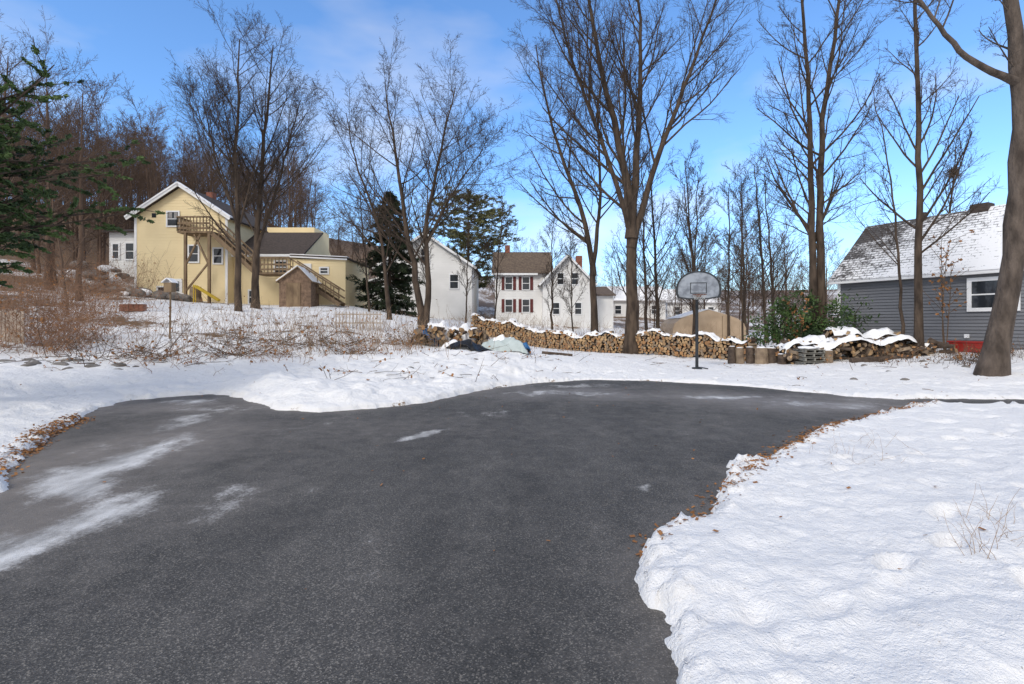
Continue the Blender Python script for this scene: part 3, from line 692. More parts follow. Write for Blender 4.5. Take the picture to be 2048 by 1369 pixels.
def at(s):
    x = np.interp(s, cum, path[:,0]); y = np.interp(s, cum, path[:,1])
    x2 = np.interp(s+.2, cum, path[:,0]); y2 = np.interp(s+.2, cum, path[:,1])
    if s+.2 > cum[-1]: x3 = np.interp(s-.2, cum, path[:,0]); y3 = np.interp(s-.2, cum, path[:,1]); t = Vector((x-x3, y-y3, 0)).normalized()
    else: t = Vector((x2-x, y2-y, 0)).normalized()
    return Vector((x, y, 0)), t
topH = lambda s: .98+.10*math.sin(s*.7)+.08*math.sin(s*2.3+1)+.07*math.sin(s*5.1)
for row in range(11):
    s = .05+(row % 2)*.08
    while s < cum[-1]:
        r = rnd.uniform(.05,.095)
        p, t = at(s); nrm = Vector((t.y, -t.x, 0))
        z = .08+row*.125+rnd.uniform(-.025,.025)
        if z < topH(s)+rnd.uniform(-.08,.08): log(mb, (p.x+nrm.x*rnd.uniform(-.07,.07), p.y+nrm.y*rnd.uniform(-.07,.07), gz(p.x,p.y)+z), nrm+Vector((rnd.uniform(-.1,.1),rnd.uniform(-.1,.1),rnd.uniform(-.06,.06))), r, .42, rnd.choice([0,0,0,1,2]), rnd)
        s += r*2+rnd.uniform(-.005,.02)
mb.obj('logs', LM, wp)
def snow_strip(name, S, half, parent, seed, amp=.1, base=0.0):
    V = []; k = 9; n = len(S)
    s_arr = np.arange(n)*.12
    for i, (p, t, zt) in enumerate(S):
        nr = Vector((t.y, -t.x, 0))
        for j in range(k):
            q = (j/(k-1)-.5)*2; hh = (1-q*q)**.6 if abs(q) < 1 else 0
            nz = float(fbm(np.array([s_arr[i]]), np.array([q*.5]), 2.6, 4, seed, .65)[0])
            V.append((p.x+nr.x*q*half*(1+.35*nz), p.y+nr.y*q*half*(1+.35*nz), zt+base+hh*amp*(.8+1.5*nz)+nz*.16-(.06 if j in (0,k-1) else 0)))
    F = [(i*k+j, i*k+j+1, (i+1)*k+j+1, (i+1)*k+j) for i in range(n-1) for j in range(k-1)]
    link(bpy.data.objects.new(name, fast_mesh(name, V, F, M['snow_cap'], smooth=True)), parent)
S = []
for s in np.arange(0, cum[-1], .12):
    p, t = at(s); S.append((p, t, gz(p.x,p.y)+topH(s)))
snow_strip('snow_cover', S, .26, wp, 5, .05, .01)

hp = empty('split_wood_heap'); mb = MB()
heap = lambda x: .42+.50*math.sin(min(1,max(0,(x-10.4)/4.6))*math.pi)**.5+.12*math.sin(x*3.1)
for i in range(330):
    x = rnd.uniform(10.4,15.2); y = 19.8+rnd.uniform(-.75,.6); front = (19.8-y)/.75
    z = gz(x, 19.8)+rnd.uniform(.02,1)**.8*heap(x)*(1.05-.45*max(0,front))
    log(mb, (x,y,z), (rnd.uniform(-1,1), rnd.uniform(-1.2,-.2), rnd.uniform(-.35,.35)), rnd.uniform(.055,.10), rnd.uniform(.35,.5), rnd.choice([0,1,2,2]), rnd)
for i in range(60):
    x = rnd.uniform(13.9,15.9); y = 19.1+rnd.uniform(-.6,.5)
    log(mb, (x,y,gz(x,y)+rnd.uniform(.03,.35)), (rnd.uniform(-1,1), rnd.uniform(-1,1), rnd.uniform(-.4,.4)), rnd.uniform(.05,.09), rnd.uniform(.35,.6), rnd.choice([0,1,2,2]), rnd)
mb.obj('logs', LM, hp)
for q, (x0, x1, yy, hf) in enumerate([(10.4,12.2,19.9,.45),(12.4,15.3,20.0,.5),(11.4,13.8,19.4,.38),(13.6,15.6,19.2,.35)]):
    S = []
    for x in np.arange(x0, x1, .12):
        e_ = math.sin((x-x0)/(x1-x0)*math.pi)
        S.append((Vector((x,yy,0)), Vector((1,-.02,0)).normalized(), gz(x,19.8)+heap(x)*(1 if q < 2 else .74)-.06+.06*e_))
    snow_strip('snow_cover', S, hf, hp, 9+q*3, .12, 0)
for i, (x, y, r, h) in enumerate([(8.75,20.4,.14,.72),(9.05,20.3,.16,.68),(9.4,20.2,.15,.7),(9.75,20.0,.24,.66),(10.2,20.1,.22,.62),(11.65,18.9,.17,.5),(10.35,19.6,.17,.45)]):
    mb = MB(); z = gz(x, y)-.05; lx = rnd.uniform(-.05,.05)
    mb.cyl((x,y,z),(x+lx*.5,y,z+h*.5), r*1.08, r, 14, 0, 1); mb.cyl((x+lx*.5,y,z+h*.5),(x+lx,y+.01,z+h), r, r*.96, 14, 0, 1)
    rock_mesh(mb, (x+lx,y,z+h), r*.85, i, .28, 2)
    mb.obj('upright_log_round', [M['logend3'] if i % 2 else M['logbark'], M['logend'], M['snow_cap']])
pc = empty('stacked_pallet', (10.98,19.0,gz(10.98,19.0)-.03), .12); mb = MB()
for k_ in range(4):
    z0 = k_*.15; sh_ = (k_ % 2)*.04
    for xx in (-.38,-.02,.34): mb.box(xx+sh_,xx+.05+sh_,-.33,.33,z0+.02,z0+.10)
    for yy in (-.33,-.16,.02,.20): mb.box(-.42+sh_,.42+sh_,yy,yy+.10,z0+.102,z0+.122)
    mb.box(-.42+sh_,.42+sh_,-.33,-.25,z0+.0,z0+.018)
mb.obj('slats', M['pallet'], pc)
mb = MB(); rock_mesh(mb,(-.1,.0,.63),.36,3,.22); rock_mesh(mb,(.22,.05,.62),.26,4,.2); mb.obj('snow_top', M['snow_cap'], pc)
mb = MB(); mb.cyl((12.1,18.3,gz(12.1,18.3)+.05),(14.0,18.0,gz(14,18)+.05),.12,.09,10); mb.cyl((1.2,20.5,gz(1.2,20.5)+.05),(2.4,20.3,gz(2.4,20.3)+.05),.06,.05,8)
mb.obj('fallen_log', M['logbark'])

# tarp-covered heap
hp = empty('tarp_covered_heap'); mb = MB()
for i in range(150):
    x = rnd.uniform(-3.8,-1.0); y = 20.6+rnd.uniform(-.6,.5); z = gz(x,20.6)+rnd.uniform(.0,.72)
    log(mb, (x,y,z), (rnd.uniform(-.5,.5), -1, rnd.uniform(-.2,.2)), rnd.uniform(.06,.10), .45, rnd.choice([0,1,2]), rnd)
mb.obj('logs', LM, hp)
def cloth(name, cx, cy, w, d, zf, mat, parent, seed, nx_=40, ny_=26, rag=.25):
    V = []
    for j in range(ny_):
        for i in range(nx_):
            a = i/(nx_-1)*2-1; b = j/(ny_-1)*2-1
            q = np.array([cx+a*w/2]); r_ = np.array([cy+b*d/2])
            n_ = float(fbm(q, r_, 1.7, 4, seed)[0]); n2_ = float(fbm(q, r_, 4.5, 3, seed+9)[0]); n3_ = float(fbm(q, r_, 2.2, 2, seed+20)[0])
            e_ = max(abs(a), abs(b))**3
            x = float(q[0])+.08*n_+e_*rag*n3_; y = float(r_[0])+.1*n_+e_*rag*n2_
            V.append((x, y, gz(x,y)+zf(a,b)*(1+.45*n_+.25*n2_)+.05*n_+.02))
    F = [(j*nx_+i, j*nx_+i+1, (j+1)*nx_+i+1, (j+1)*nx_+i) for j in range(ny_-1) for i in range(nx_-1)]
    link(bpy.data.objects.new(name, fast_mesh(name, V, F, mat, smooth=True)), parent)
cloth('blue_tarp', -3.5, 20.6, 1.1, 1.1, lambda a,b: .66*(1-a*a)**.5*(1-.5*b*b), M['bluetarp'], hp, 1)
cloth('snow_cover', -2.5, 20.95, 2.9, 1.2, lambda a,b: .86*(1-a**4)*(1-b*b)**.5-.05, M['snow_cap'], hp, 2)
hp2 = empty('black_tarp_heap')
cloth('black_tarp', -1.7, 18.9, 1.5, .8, lambda a,b: .30*(1-a*a)**.7*(1-.6*b*b)-.02, M['blacktarp'], hp2, 3, rag=.4)
cloth('snow_cover', -1.95, 19.3, 1.8, .9, lambda a,b: .42*(1-a*a)*(1-b*b)-.06, M['snow_cap'], hp2, 4)
bt = empty('upturned_boat')
cloth('hull', -.35, 19.9, 1.9, .8, lambda a,b: .40*(1-a**4)**.5*(1-b*b)**.4, simple('boat_hull', (.50,.56,.55), (.4,.46,.45), 3, .5, .1), bt, 6, rag=.1)
cloth('snow_cover', -.35, 20.05, 1.8, .8, lambda a,b: .54*(1-a*a)**.6*(1-b*b)**.5-.06, M['snow_cap'], bt, 7)
cloth('blue_tarp_edge', .5, 19.8, .4, .6, lambda a,b: .36*(1-a*a)**.5*(1-.5*b*b), M['bluetarp'], bt, 8)

# ------------------------------------------------------------------ basketball hoop
hx, hy = 6.5, 18.0; hz = gz(hx, hy)
hb = empty('basketball_hoop', (hx, hy, hz), math.radians(-14))
mb = MB(); mb.cyl((0,0,-.1),(0,0,2.55),.055,.05,14); mb.box(-.16,.16,-.12,.12,.0,.05)
mb.cyl((.05,0,.06),(.38,.1,.0),.02,.02,8); mb.beam((0,0,2.5),(0,-.42,2.95),.05); mb.beam((0,0,2.2),(0,-.42,2.55),.05); mb.box(-.09,.09,-.07,.07,2.45,2.6)
mb.obj('pole', M['dark'], hb, smooth=False)
def fan(sc):
    pts = [(-.34*sc,-.47*sc),(.34*sc,-.47*sc),(.66*sc,-.42*sc),(.715*sc,-.30*sc)]
    for i in range(17):
        a = math.radians(180*i/16); pts.append((.72*sc*math.cos(a), (-.14+.62*math.sin(a)**.9 if 0<i<16 else -.14)*sc))
    pts += [(-.715*sc,-.30*sc),(-.66*sc,-.42*sc)]; return pts
cz = 2.90
def plate(mb, pts, y0, y1, mi=0):
    n = len(pts); mb.add([(x,y0,cz+z) for x,z in pts]+[(x,y1,cz+z) for x,z in pts], [tuple(range(n)), tuple(range(2*n-1,n-1,-1))]+[(i,i+n,(i+1)%n+n,(i+1)%n) for i in range(n)], mi)
mb = MB(); plate(mb, fan(1), -.47, -.44, 0); o1 = mb.obj('backboard', M['board'], hb)
mb = MB(); A = fan(1.02); B = fan(.93); n = len(A)
mb.add([(x,-.485,cz+z) for x,z in A]+[(x,-.485,cz+z) for x,z in B]+[(x,-.43,cz+z) for x,z in A]+[(x,-.43,cz+z) for x,z in B],
       [(i,(i+1)%n,(i+1)%n+n,i+n) for i in range(n)]+[(i+2*n,i+3*n,(i+1)%n+3*n,(i+1)%n+2*n) for i in range(n)]+[(i,i+2*n,(i+1)%n+2*n,(i+1)%n) for i in range(n)]+[(i+n,(i+1)%n+n,(i+1)%n+3*n,i+3*n) for i in range(n)])
mb.obj('backboard_frame', M['dark'], hb)
mb = MB()
for (x0,x1,z0,z1) in [(-.27,.27,.07,.095),(-.27,.27,-.28,-.255),(-.27,-.245,-.255,.07),(.245,.27,-.255,.07)]: mb.box(x0,x1,-.476,-.471,cz+z0,cz+z1)
mb.obj('target_square', M['dark'], hb)
mb = MB(); R_ = .225; zc = cz-.34; yc = -.475-.12-R_
for i in range(20):
    a = i/20*6.283; b = (i+1)/20*6.283
    mb.cyl((R_*math.cos(a), yc+R_*math.sin(a), zc),(R_*math.cos(b), yc+R_*math.sin(b), zc),.011,n=6)
mb.beam((-.08,-.475,zc),(-.08,yc+R_*.93,zc),.02); mb.beam((.08,-.475,zc),(.08,yc+R_*.93,zc),.02); mb.box(-.09,.09,-.5,-.487,zc-.06,zc+.03)
mb.obj('rim', M['orange'], hb)
mb = MB()
for i in range(12):
    a = i/12*6.283
    for sgn in (1,-1):
        b = a+sgn*.5; mb.cyl((R_*math.cos(a), yc+R_*math.sin(a), zc),(R_*.7*math.cos(b), yc+R_*.7*math.sin(b), zc-.16),.004,n=4)
mb.obj('net', M['net'], hb)

# ------------------------------------------------------------------ buildings
def window(tr, gl, o, a, n, s, z, w, h, sash=True, tw=.10, cur=None):
    for (s0,s1,z0,z1) in [(s-w/2-tw,s+w/2+tw,z+h/2,z+h/2+tw),(s-w/2-tw,s+w/2+tw,z-h/2-tw,z-h/2),(s-w/2-tw,s-w/2,z-h/2,z+h/2),(s+w/2,s+w/2+tw,z-h/2,z+h/2)]:
        tr.obox(o,a,n,s0,s1,.0,.07,z0,z1)
    tr.obox(o,a,n,s-w/2,s+w/2,.0,.05,z-.025,z+.025)
    gl.obox(o,a,n,s-w/2,s+w/2,-.01,.034,z-h/2,z-.025); gl.obox(o,a,n,s-w/2,s+w/2,-.01,.038,z+.025,z+h/2)
    if cur is not None: cur.obox(o,a,n,s-w/2+.05,s-w/2+w*.42,.039,.042,z+.06,z+h/2-.02); cur.obox(o,a,n,s+w*.1,s+w/2-.05,.039,.042,z+.06,z+h/2-.02)
XA=(1,0); NF=(0,-1)
yh = empty('yellow_house', (-26.5, 36, 2.85))
W, H1, HP = 6.5, 6.35, 8.45
core = MB(); lap = MB(); tr = MB(); gl = MB(); cu = MB(); rf = MB(); ch = MB()
core.box(0,W,0,9,-.6,H1); core.prism([(0,0,H1),(W,0,H1),(W*.5,0,HP)], (0,9,0))
half = lambda z: (0,W) if z <= H1 else ((z-H1)/(HP-H1)*W/2, W-(z-H1)/(HP-H1)*W/2)
lap.lap((0,-.002),XA,NF,-.3,HP,half,.20,.02)
lap.lap((W+.002,0),(0,1),(1,0),-.3,H1,lambda z:(0,9),.20,.02)
rf.slab([(-.35,-.35,H1-.23),(W/2,-.35,HP+.03),(W/2,9.3,HP+.03),(-.35,9.3,H1-.23)],.12); rf.slab([(W+.35,-.35,H1-.23),(W+.35,9.3,H1-.23),(W/2,9.3,HP+.03),(W/2,-.35,HP+.03)],.12)
for sx in (-1,1):
    xe = W/2+sx*(W/2+.38); tr.beam((xe,-.40,H1-.2),(W/2,-.40,HP+.1),.22,.05)
tr.box(-.03,.14,-.05,-.0241,-.3,H1-.05); tr.box(W-.14,W+.03,-.05,-.0241,-.3,H1-.05)
window(tr,gl,(0,-.02),XA,NF,2.7,6.2,.75,.95,cur=cu); window(tr,gl,(0,-.02),XA,NF,4.15,3.75,.62,1.1); window(tr,gl,(0,-.02),XA,NF,5.85,3.6,.55,1.0); 
window(tr,gl,(0,-.02),XA,NF,1.9,.95,.5,.9); gl.box(1.2,1.5,-.05,-.03,6.3,6.6)
tr.box(2.35,3.35,-.08,-.03,-.05,2.0); gl.box(2.55,3.15,-.095,-.081,1.1,1.8)
core.box(W+.02,11.6,.8,7,-.6,3.85); lap.lap((0,.798),XA,NF,-.3,3.85,lambda z:(W+.02,11.6),.20,.02)
rf.slab([(W+.02,.5,3.75),(11.7,.5,3.75),(11.7,4.2,5.9),(W+.02,4.2,5.9)],.12); core.prism([(11.59,.85,3.85),(11.59,7,3.85),(11.59,4.2,5.85)],(-5,0,0))
core.box(W+.3,10.6,5.2,8.5,3.8,6.6)
tr.box(W+.02,11.7,.42,.495,3.62,3.80)
core.box(10.9,14.7,.3,6,-.6,3.42); lap.lap((0,.298),XA,NF,-.3,3.42,lambda z:(10.9,14.7),.20,.02); lap.lap((14.702,.3),(0,1),(1,0),-.3,3.42,lambda z:(0,5.7),.2,.02)
rf.slab([(10.8,.15,3.62),(14.85,.15,3.42),(14.85,6.1,3.42),(10.8,6.1,3.62)],.10); tr.beam((10.8,.13,3.58),(14.85,.13,3.38),.10,.03)
window(tr,gl,(0,.78),XA,NF,7.9,.75,.5,.9); window(tr,gl,(0,.28),XA,NF,13.2,2.6,.5,.35); window(tr,gl,(0,.78),XA,NF,9.9,2.9,.8,.8)
tr.box(11.6,12.3,.22,.26,2.2,3.1)
wh = MB(); wh.box(-2.2,-.02,.5,6,2.2,5.35); wh.lap((0,.498),XA,NF,2.2,5.35,lambda z:(-2.2,-.02),.2,.02)
rf.slab([(-2.5,.1,5.3),(0,.1,5.3),(0,5.6,6.5),(-2.5,5.6,6.5)],.1)
window(tr,gl,(0,.48),XA,NF,-.7,4.0,.55,1.1); window(tr,gl,(0,.48),XA,NF,-1.7,4.0,.4,1.0)
ch.box(2.9,3.4,3.5,4.0,HP-.5,HP+.55)
core.obj('wall_core',M['yellow'],yh); lap.obj('lap_siding',M['yellow'],yh); wh.obj('white_addition',M['white'],yh)
tr.obj('trim',M['trim'],yh); gl.obj('window_panes',M['glass'],yh); cu.obj('curtains',M['curtain'],yh); rf.obj('roof',M['shingle'],yh); ch.obj('chimney',M['brick'],yh)
mb = MB()
for sx in (-1,1):
    xe = W/2+sx*(W/2+.42); mb.beam((xe,-.30,H1-.08),(W/2,-.30,HP+.22),.10,.35)
mb.beam((10.8,.4,3.76),(14.85,.4,3.57),.06,.5)
mb.obj('roof_snow',M['snow_cap'],yh)
dk = MB()
zt = 4.95
dk.box(4.0,6.3,-1.6,-.06,zt,zt+.12)
def rail(p, q, h=.95, n=10):
    p = Vector(p); q = Vector(q)
    dk.beam(p+Vector((0,0,h)), q+Vector((0,0,h)), .09); dk.beam(p+Vector((0,0,h*.55)), q+Vector((0,0,h*.55)), .13,.03); dk.beam(p+Vector((0,0,h*.2)), q+Vector((0,0,h*.2)), .13,.03)
    for i in range(n+1):
        c = p.lerp(q, i/n); dk.beam(c, c+Vector((0,0,h)), .05)
rail((4.0,-1.6,zt+.12),(6.2,-1.6,zt+.12)); rail((4.0,-.1,zt+.12),(4.0,-1.6,zt+.12))
for xx in (4.5,6.1):
    dk.beam((xx,-1.5,-.4),(xx,-1.5,zt),.16)
dk.beam((4.5,-1.5,zt-2.2),(5.5,-1.5,zt-.1),.1); dk.beam((6.1,-1.5,zt-2.2),(5.1,-1.5,zt-.1),.1); dk.beam((4.5,-1.5,1.0),(6.1,-1.5,3.0),.1)
def stair(p, q, y0, y1, n):
    for y in (y0, y1):
        dk.beam((p[0],y,p[1]),(q[0],y,q[1]),.28,.06)
        dk.beam((p[0],y,p[1]+1),(q[0],y,q[1]+1),.09); dk.beam((p[0],y,p[1]+.5),(q[0],y,q[1]+.5),.09)
    for i in range(n):
        t = (i+.5)/n; x = p[0]+(q[0]-p[0])*t; z = p[1]+(q[1]-p[1])*t
        dk.box(x-.15,x+.15,y0+.035,y1-.035,z+.06,z+.10)
        if i % 2 == 0: dk.beam((x,y0,z),(x,y0,z+1),.05); dk.beam((x,y1,z),(x,y1,z+1),.05)
stair((6.2,zt+.05),(9.1,2.35),-1.5,-.5,13)
dk.box(9.1,11.6,-1.6,.25,2.18,2.30); rail((9.1,-1.6,2.3),(11.6,-1.6,2.3)); 
for xx in (9.2,11.5): dk.beam((xx,-1.5,-.4),(xx,-1.5,2.2),.14)
stair((11.6,2.2),(14.9,.1),-1.5,-.5,12)
dk.obj('deck_and_stairs',M['deck'],yh)

sh = empty('garden_shed', (-15.1,33.2,gz(-14.2,33.2)-.05), .08); mb = MB()
mb.box(0,2.0,0,1.8,-.3,1.75); mb.prism([(0,0,1.75),(2.0,0,1.75),(1.2,0,2.6)],(0,1.8,0)); mb.obj('walls',M['osb'],sh)
mb = MB(); mb.slab([(-.15,-.15,1.62),(1.2,-.15,2.62),(1.2,1.95,2.62),(-.15,1.95,1.62)],.05,0); mb.slab([(2.15,-.15,1.62),(2.15,1.95,1.62),(1.2,1.95,2.62),(1.2,-.15,2.62)],.05,0)
mb.obj('roof',M['deck'],sh)
mb = MB(); mb.slab([(-.13,-.13,1.70),(1.19,-.13,2.69),(1.19,1.93,2.69),(-.13,1.93,1.70)],.07,0); mb.slab([(2.13,-.13,1.70),(2.13,1.93,1.70),(1.21,1.93,2.69),(1.21,-.13,2.69)],.03,0)
mb.obj('roof_snow',M['snow_cap'],sh)
mb = MB(); mb.box(.45,1.35,-.05,-.01,0,1.6); mb.obj('door',M['deck'],sh)

h1 = empty('white_house', (-12,46,1.6)); core=MB(); tr=MB(); gl=MB(); rf=MB(); sn=MB()
core.box(0,8.4,0,9,-.6,5.3); core.prism([(0,0,5.3),(8.4,0,5.3),(4.2,0,8.1)],(0,9,0)); hf=lambda z:(0,8.4) if z<=5.3 else ((z-5.3)/2.8*4.2,8.4-(z-5.3)/2.8*4.2)
core.lap((0,-.002),XA,NF,-.3,8.1,hf,.22,.02)
core.box(-2.4,-.02,1,7,-.6,3.6); core.lap((0,.998),XA,NF,-.3,3.6,lambda z:(-2.4,-.02),.22,.02)
rf.slab([(-.4,-.4,5.03),(4.2,-.4,8.12),(4.2,9.3,8.12),(-.4,9.3,5.03)],.1); rf.slab([(8.8,-.4,5.03),(8.8,9.3,5.03),(4.2,9.3,8.12),(4.2,-.4,8.12)],.1)
sn.slab([(-.38,-.38,5.16),(4.19,-.38,8.24),(4.19,9.2,8.24),(-.38,9.2,5.16)],.06); sn.slab([(-2.7,.7,3.55),(-.03,.7,4.3),(-.03,7,4.3),(-2.7,7,3.55)],.12)
for s,z in [(1.6,3.9),(6.8,3.9),(1.6,1.3),(4.2,6.2)]: window(tr,gl,(0,-.02),XA,NF,s,z,.7,1.2)
tr.beam((-.42,-.45,5.05),(4.2,-.45,8.2),.2,.05); tr.beam((8.82,-.45,5.05),(4.2,-.45,8.2),.2,.05)
tr.box(3.6,4.6,-.07,-.03,0,2.1)
core.obj('walls',M['white'],h1); tr.obj('trim',M['trim'],h1); gl.obj('window_panes',M['glass'],h1); rf.obj('roof',M['shingle'],h1); sn.obj('roof_snow',M['snow_cap'],h1)

h2 = empty('white_house', (-1.6,48,1.5)); core=MB(); tr=MB(); gl=MB(); rf=MB(); st=MB(); ch=MB(); sn=MB()
core.box(0,5.2,0,7,-.6,5.1); core.lap((0,-.002),XA,NF,-.3,5.1,lambda z:(0,5.2),.22,.02)
core.prism([(0.01,0,5.1),(0.01,7,5.1),(0.01,3.5,7.3)],(5.18,0,0))
rf.slab([(-.3,-.4,4.87),(5.5,-.4,4.87),(5.5,3.5,7.34),(-.3,3.5,7.34)],.1); rf.slab([(-.3,7.4,4.87),(-.3,3.5,7.34),(5.5,3.5,7.34),(5.5,7.4,4.87)],.1)
core.box(4.4,8.9,-1.5,5,-.6,3.95); core.prism([(4.4,-1.5,3.95),(8.9,-1.5,3.95),(6.65,-1.5,6.3)],(0,6,0))
g=lambda z:(4.4,8.9) if z<=3.95 else (4.4+(z-3.95)/2.35*2.25,8.9-(z-3.95)/2.35*2.25)
core.lap((0,-1.502),XA,NF,-.3,6.3,g,.22,.02)
rf.slab([(4.05,-1.85,3.65),(6.65,-1.85,6.34),(6.65,4.6,6.34),(4.05,4.6,3.65)],.1); rf.slab([(9.25,-1.85,3.65),(9.25,4.6,3.65),(6.65,4.6,6.34),(6.65,-1.85,6.34)],.1)
core.box(8.92,11.2,.5,5,-.6,2.9); rf.slab([(8.92,.2,2.85),(11.4,.2,2.85),(11.4,5.2,4.0),(8.92,5.2,4.0)],.1)
for s,z in [(1.3,4.0),(2.9,4.0),(1.3,1.9),(2.9,1.9)]:
    window(tr,gl,(0,-.02),XA,NF,s,z,.62,1.15,tw=.07)
    for q in (-1,1): st.box(s+q*.54-.13,s+q*.54+.13,-.075,-.03,z-.62,z+.62)
for s,z in [(6.0,4.3),(7.3,4.3),(5.6,1.6),(7.6,1.6)]: window(tr,gl,(0,-1.52),XA,NF,s,z,.55,1.0,tw=.07)
tr.beam((4.05,-1.9,3.7),(6.65,-1.9,6.4),.18,.05); tr.beam((9.25,-1.9,3.7),(6.65,-1.9,6.4),.18,.05); tr.box(-.3,4.0,-.45,-.401,4.75,4.92)
ch.box(8.0,8.6,3.0,3.6,3.5,7.0); ch.box(.9,1.4,3.3,3.8,7.0,8.1)
core.obj('walls',M['white'],h2); tr.obj('trim',M['trim'],h2); gl.obj('window_panes',M['glass'],h2); rf.obj('roof',simple('tan_brown_shingles',(.16,.12,.085),(.09,.065,.05),5,.95,.3),h2); st.obj('shutters',M['shutter'],h2); ch.obj('chimneys',M['brick'],h2)

for (x,y,w,h,mm) in [(13,70,8,3.0,'white'),(23,76,8,3.0,'white')]:
    z = gz(x,y)-.8; e = empty('distant_house',(x,y,z)); mb=MB(); mb.box(0,w,0,6,-.6,h); mb.prism([(0,0,h),(0,6,h),(0,3,h+1.9)],(w,0,0)); mb.obj('walls',M[mm],e)
    mb=MB(); mb.slab([(-.3,-.4,h-.2),(w+.3,-.4,h-.2),(w+.3,3,h+1.95),(-.3,3,h+1.95)],.15); mb.slab([(-.3,6.4,h-.2),(-.3,3,h+1.95),(w+.3,3,h+1.95),(w+.3,6.4,h-.2)],.15); mb.obj('roof_snow',M['snow_cap'],e)
    t_=MB(); g_=MB()
    for s in (1.5,w/2,w-1.5): window(t_,g_,(0,-.0),XA,NF,s,h*.55,.8,1.1)
    t_.obj('trim',M['trim'],e); g_.obj('window_panes',M['glass'],e)

cs = empty('canvas_shelter',(9.9,31.5,gz(11.9,31.5)),-.12); mb=MB()
prof=[(0,-.2),(0,1.15),(.12,1.45),(.45,1.72),(1.1,1.98),(2.15,2.28),(3.2,1.98),(3.85,1.72),(4.18,1.45),(4.3,1.15),(4.3,-.2)]
n=len(prof); mb.add([(x,0,z) for x,z in prof]+[(x,5,z) for x,z in prof],[tuple(range(n)),tuple(range(2*n-1,n-1,-1))]+[(i,i+n,i+1+n,i+1) for i in range(n-1)]); mb.obj('canvas',M['tan'],cs)
mb=MB()
mb.slab([(.5,.3,1.78),(2.15,.15,2.31),(2.15,5,2.31),(.5,5,1.78)],.04); mb.slab([(3.6,.5,1.86),(3.6,5,1.86),(2.15,5,2.31),(2.15,.15,2.31)],.04); mb.obj('roof_snow',M['snow_cap'],cs)
mb=MB(); 
for xx in (1.4,2.9): mb.box(xx,xx+.03,-.02,-.003,0,1.9)
mb.obj('door_seams',M['deck'],cs)

ang = math.atan2(-1,.5)
gh = empty('gray_house',(15.36,24,.55),ang)
core=MB(); lap=MB(); tr=MB(); gl=MB(); rf=MB(); cu=MB()
Lh, Wd, He, Hr = 13.0, 5.6, 3.2, 5.75
core.box(0,Lh,0,Wd,-.6,He); core.prism([(0.0,0,He),(0.0,Wd,He),(0.0,Wd/2,Hr)],(Lh,0,0))
lap.lap((0,-.003),XA,NF,-.3,He,lambda z:(.06,Lh),.13,.04)
lap.lap((-.003,0),(0,1),(-1,0),-.3,Hr,lambda z:(.06,Wd-.06) if z<=He else ((z-He)/(Hr-He)*Wd/2,Wd-(z-He)/(Hr-He)*Wd/2),.13,.04)
tr.box(-.06,.06,-.06,.0,-.3,He-.1); tr.box(-.3,Lh,-.36,-.335,He-.24,He-.06); tr.box(-.3,Lh,-.334,-.05,He-.235,He-.215)
sl=(Hr-He)/(Wd/2); ov=.34
rf.slab([(-.32,-ov,He-ov*sl+.14),(Lh,-ov,He-ov*sl+.14),(Lh,Wd/2,Hr+.14),(-.32,Wd/2,Hr+.14)],.09); rf.slab([(-.32,Wd+ov,He-ov*sl+.14),(-.32,Wd/2,Hr+.14),(Lh,Wd/2,Hr+.14),(Lh,Wd+ov,He-ov*sl+.14)],.09)
tr.beam((-.34,-ov,He-ov*sl+.10),(-.34,Wd/2,Hr+.10),.05,.16)
window(tr,gl,(0,-.03),XA,NF,5.6,2.2,1.25,1.0,tw=.14,cur=None); window(tr,gl,(0,-.03),XA,NF,9.5,2.2,1.25,1.0,tw=.14)
core.obj('wall_core',M['grays'],gh); lap.obj('lap_siding',M['grays'],gh); tr.obj('trim',M['trim'],gh); gl.obj('window_panes',M['glass'],gh); rf.obj('roof',M['snowroof'],gh)
mb=MB(); mb.cyl((5.3,1.9,4.6),(5.3,1.9,5.55),.06,n=10); mb.cyl((2.2,2.6,5.4),(2.2,2.6,6.15),.10,n=10); mb.box(3.9,4.5,2.5,3.1,5.6,6.12); mb.obj('roof_vents',M['shingle'],gh)
mb=MB(); mb.box(1.25,1.5,-.14,-.05,.45,.75); mb.box(4.75,4.9,-.10,-.05,.55,.7); mb.cyl((1.37,-.09,-.2),(1.37,-.09,.45),.02,n=6); mb.obj('meter_box',M['trim'],gh)
rt = empty('red_storage_tub',(16.55,18.55,gz(16.55,18.55)),ang); mb=MB(); mb.add([(-.42,-.2,0),(.42,-.2,0),(.42,.2,0),(-.42,.2,0),(-.5,-.26,.34),(.5,-.26,.34),(.5,.26,.34),(-.5,.26,.34)],[(0,3,2,1),(0,1,5,4),(1,2,6,5),(2,3,7,6),(3,0,4,7),(4,5,6,7)]); mb.box(-.53,.53,-.29,.29,.345,.40)
mb.obj('tub',M['red'],rt)

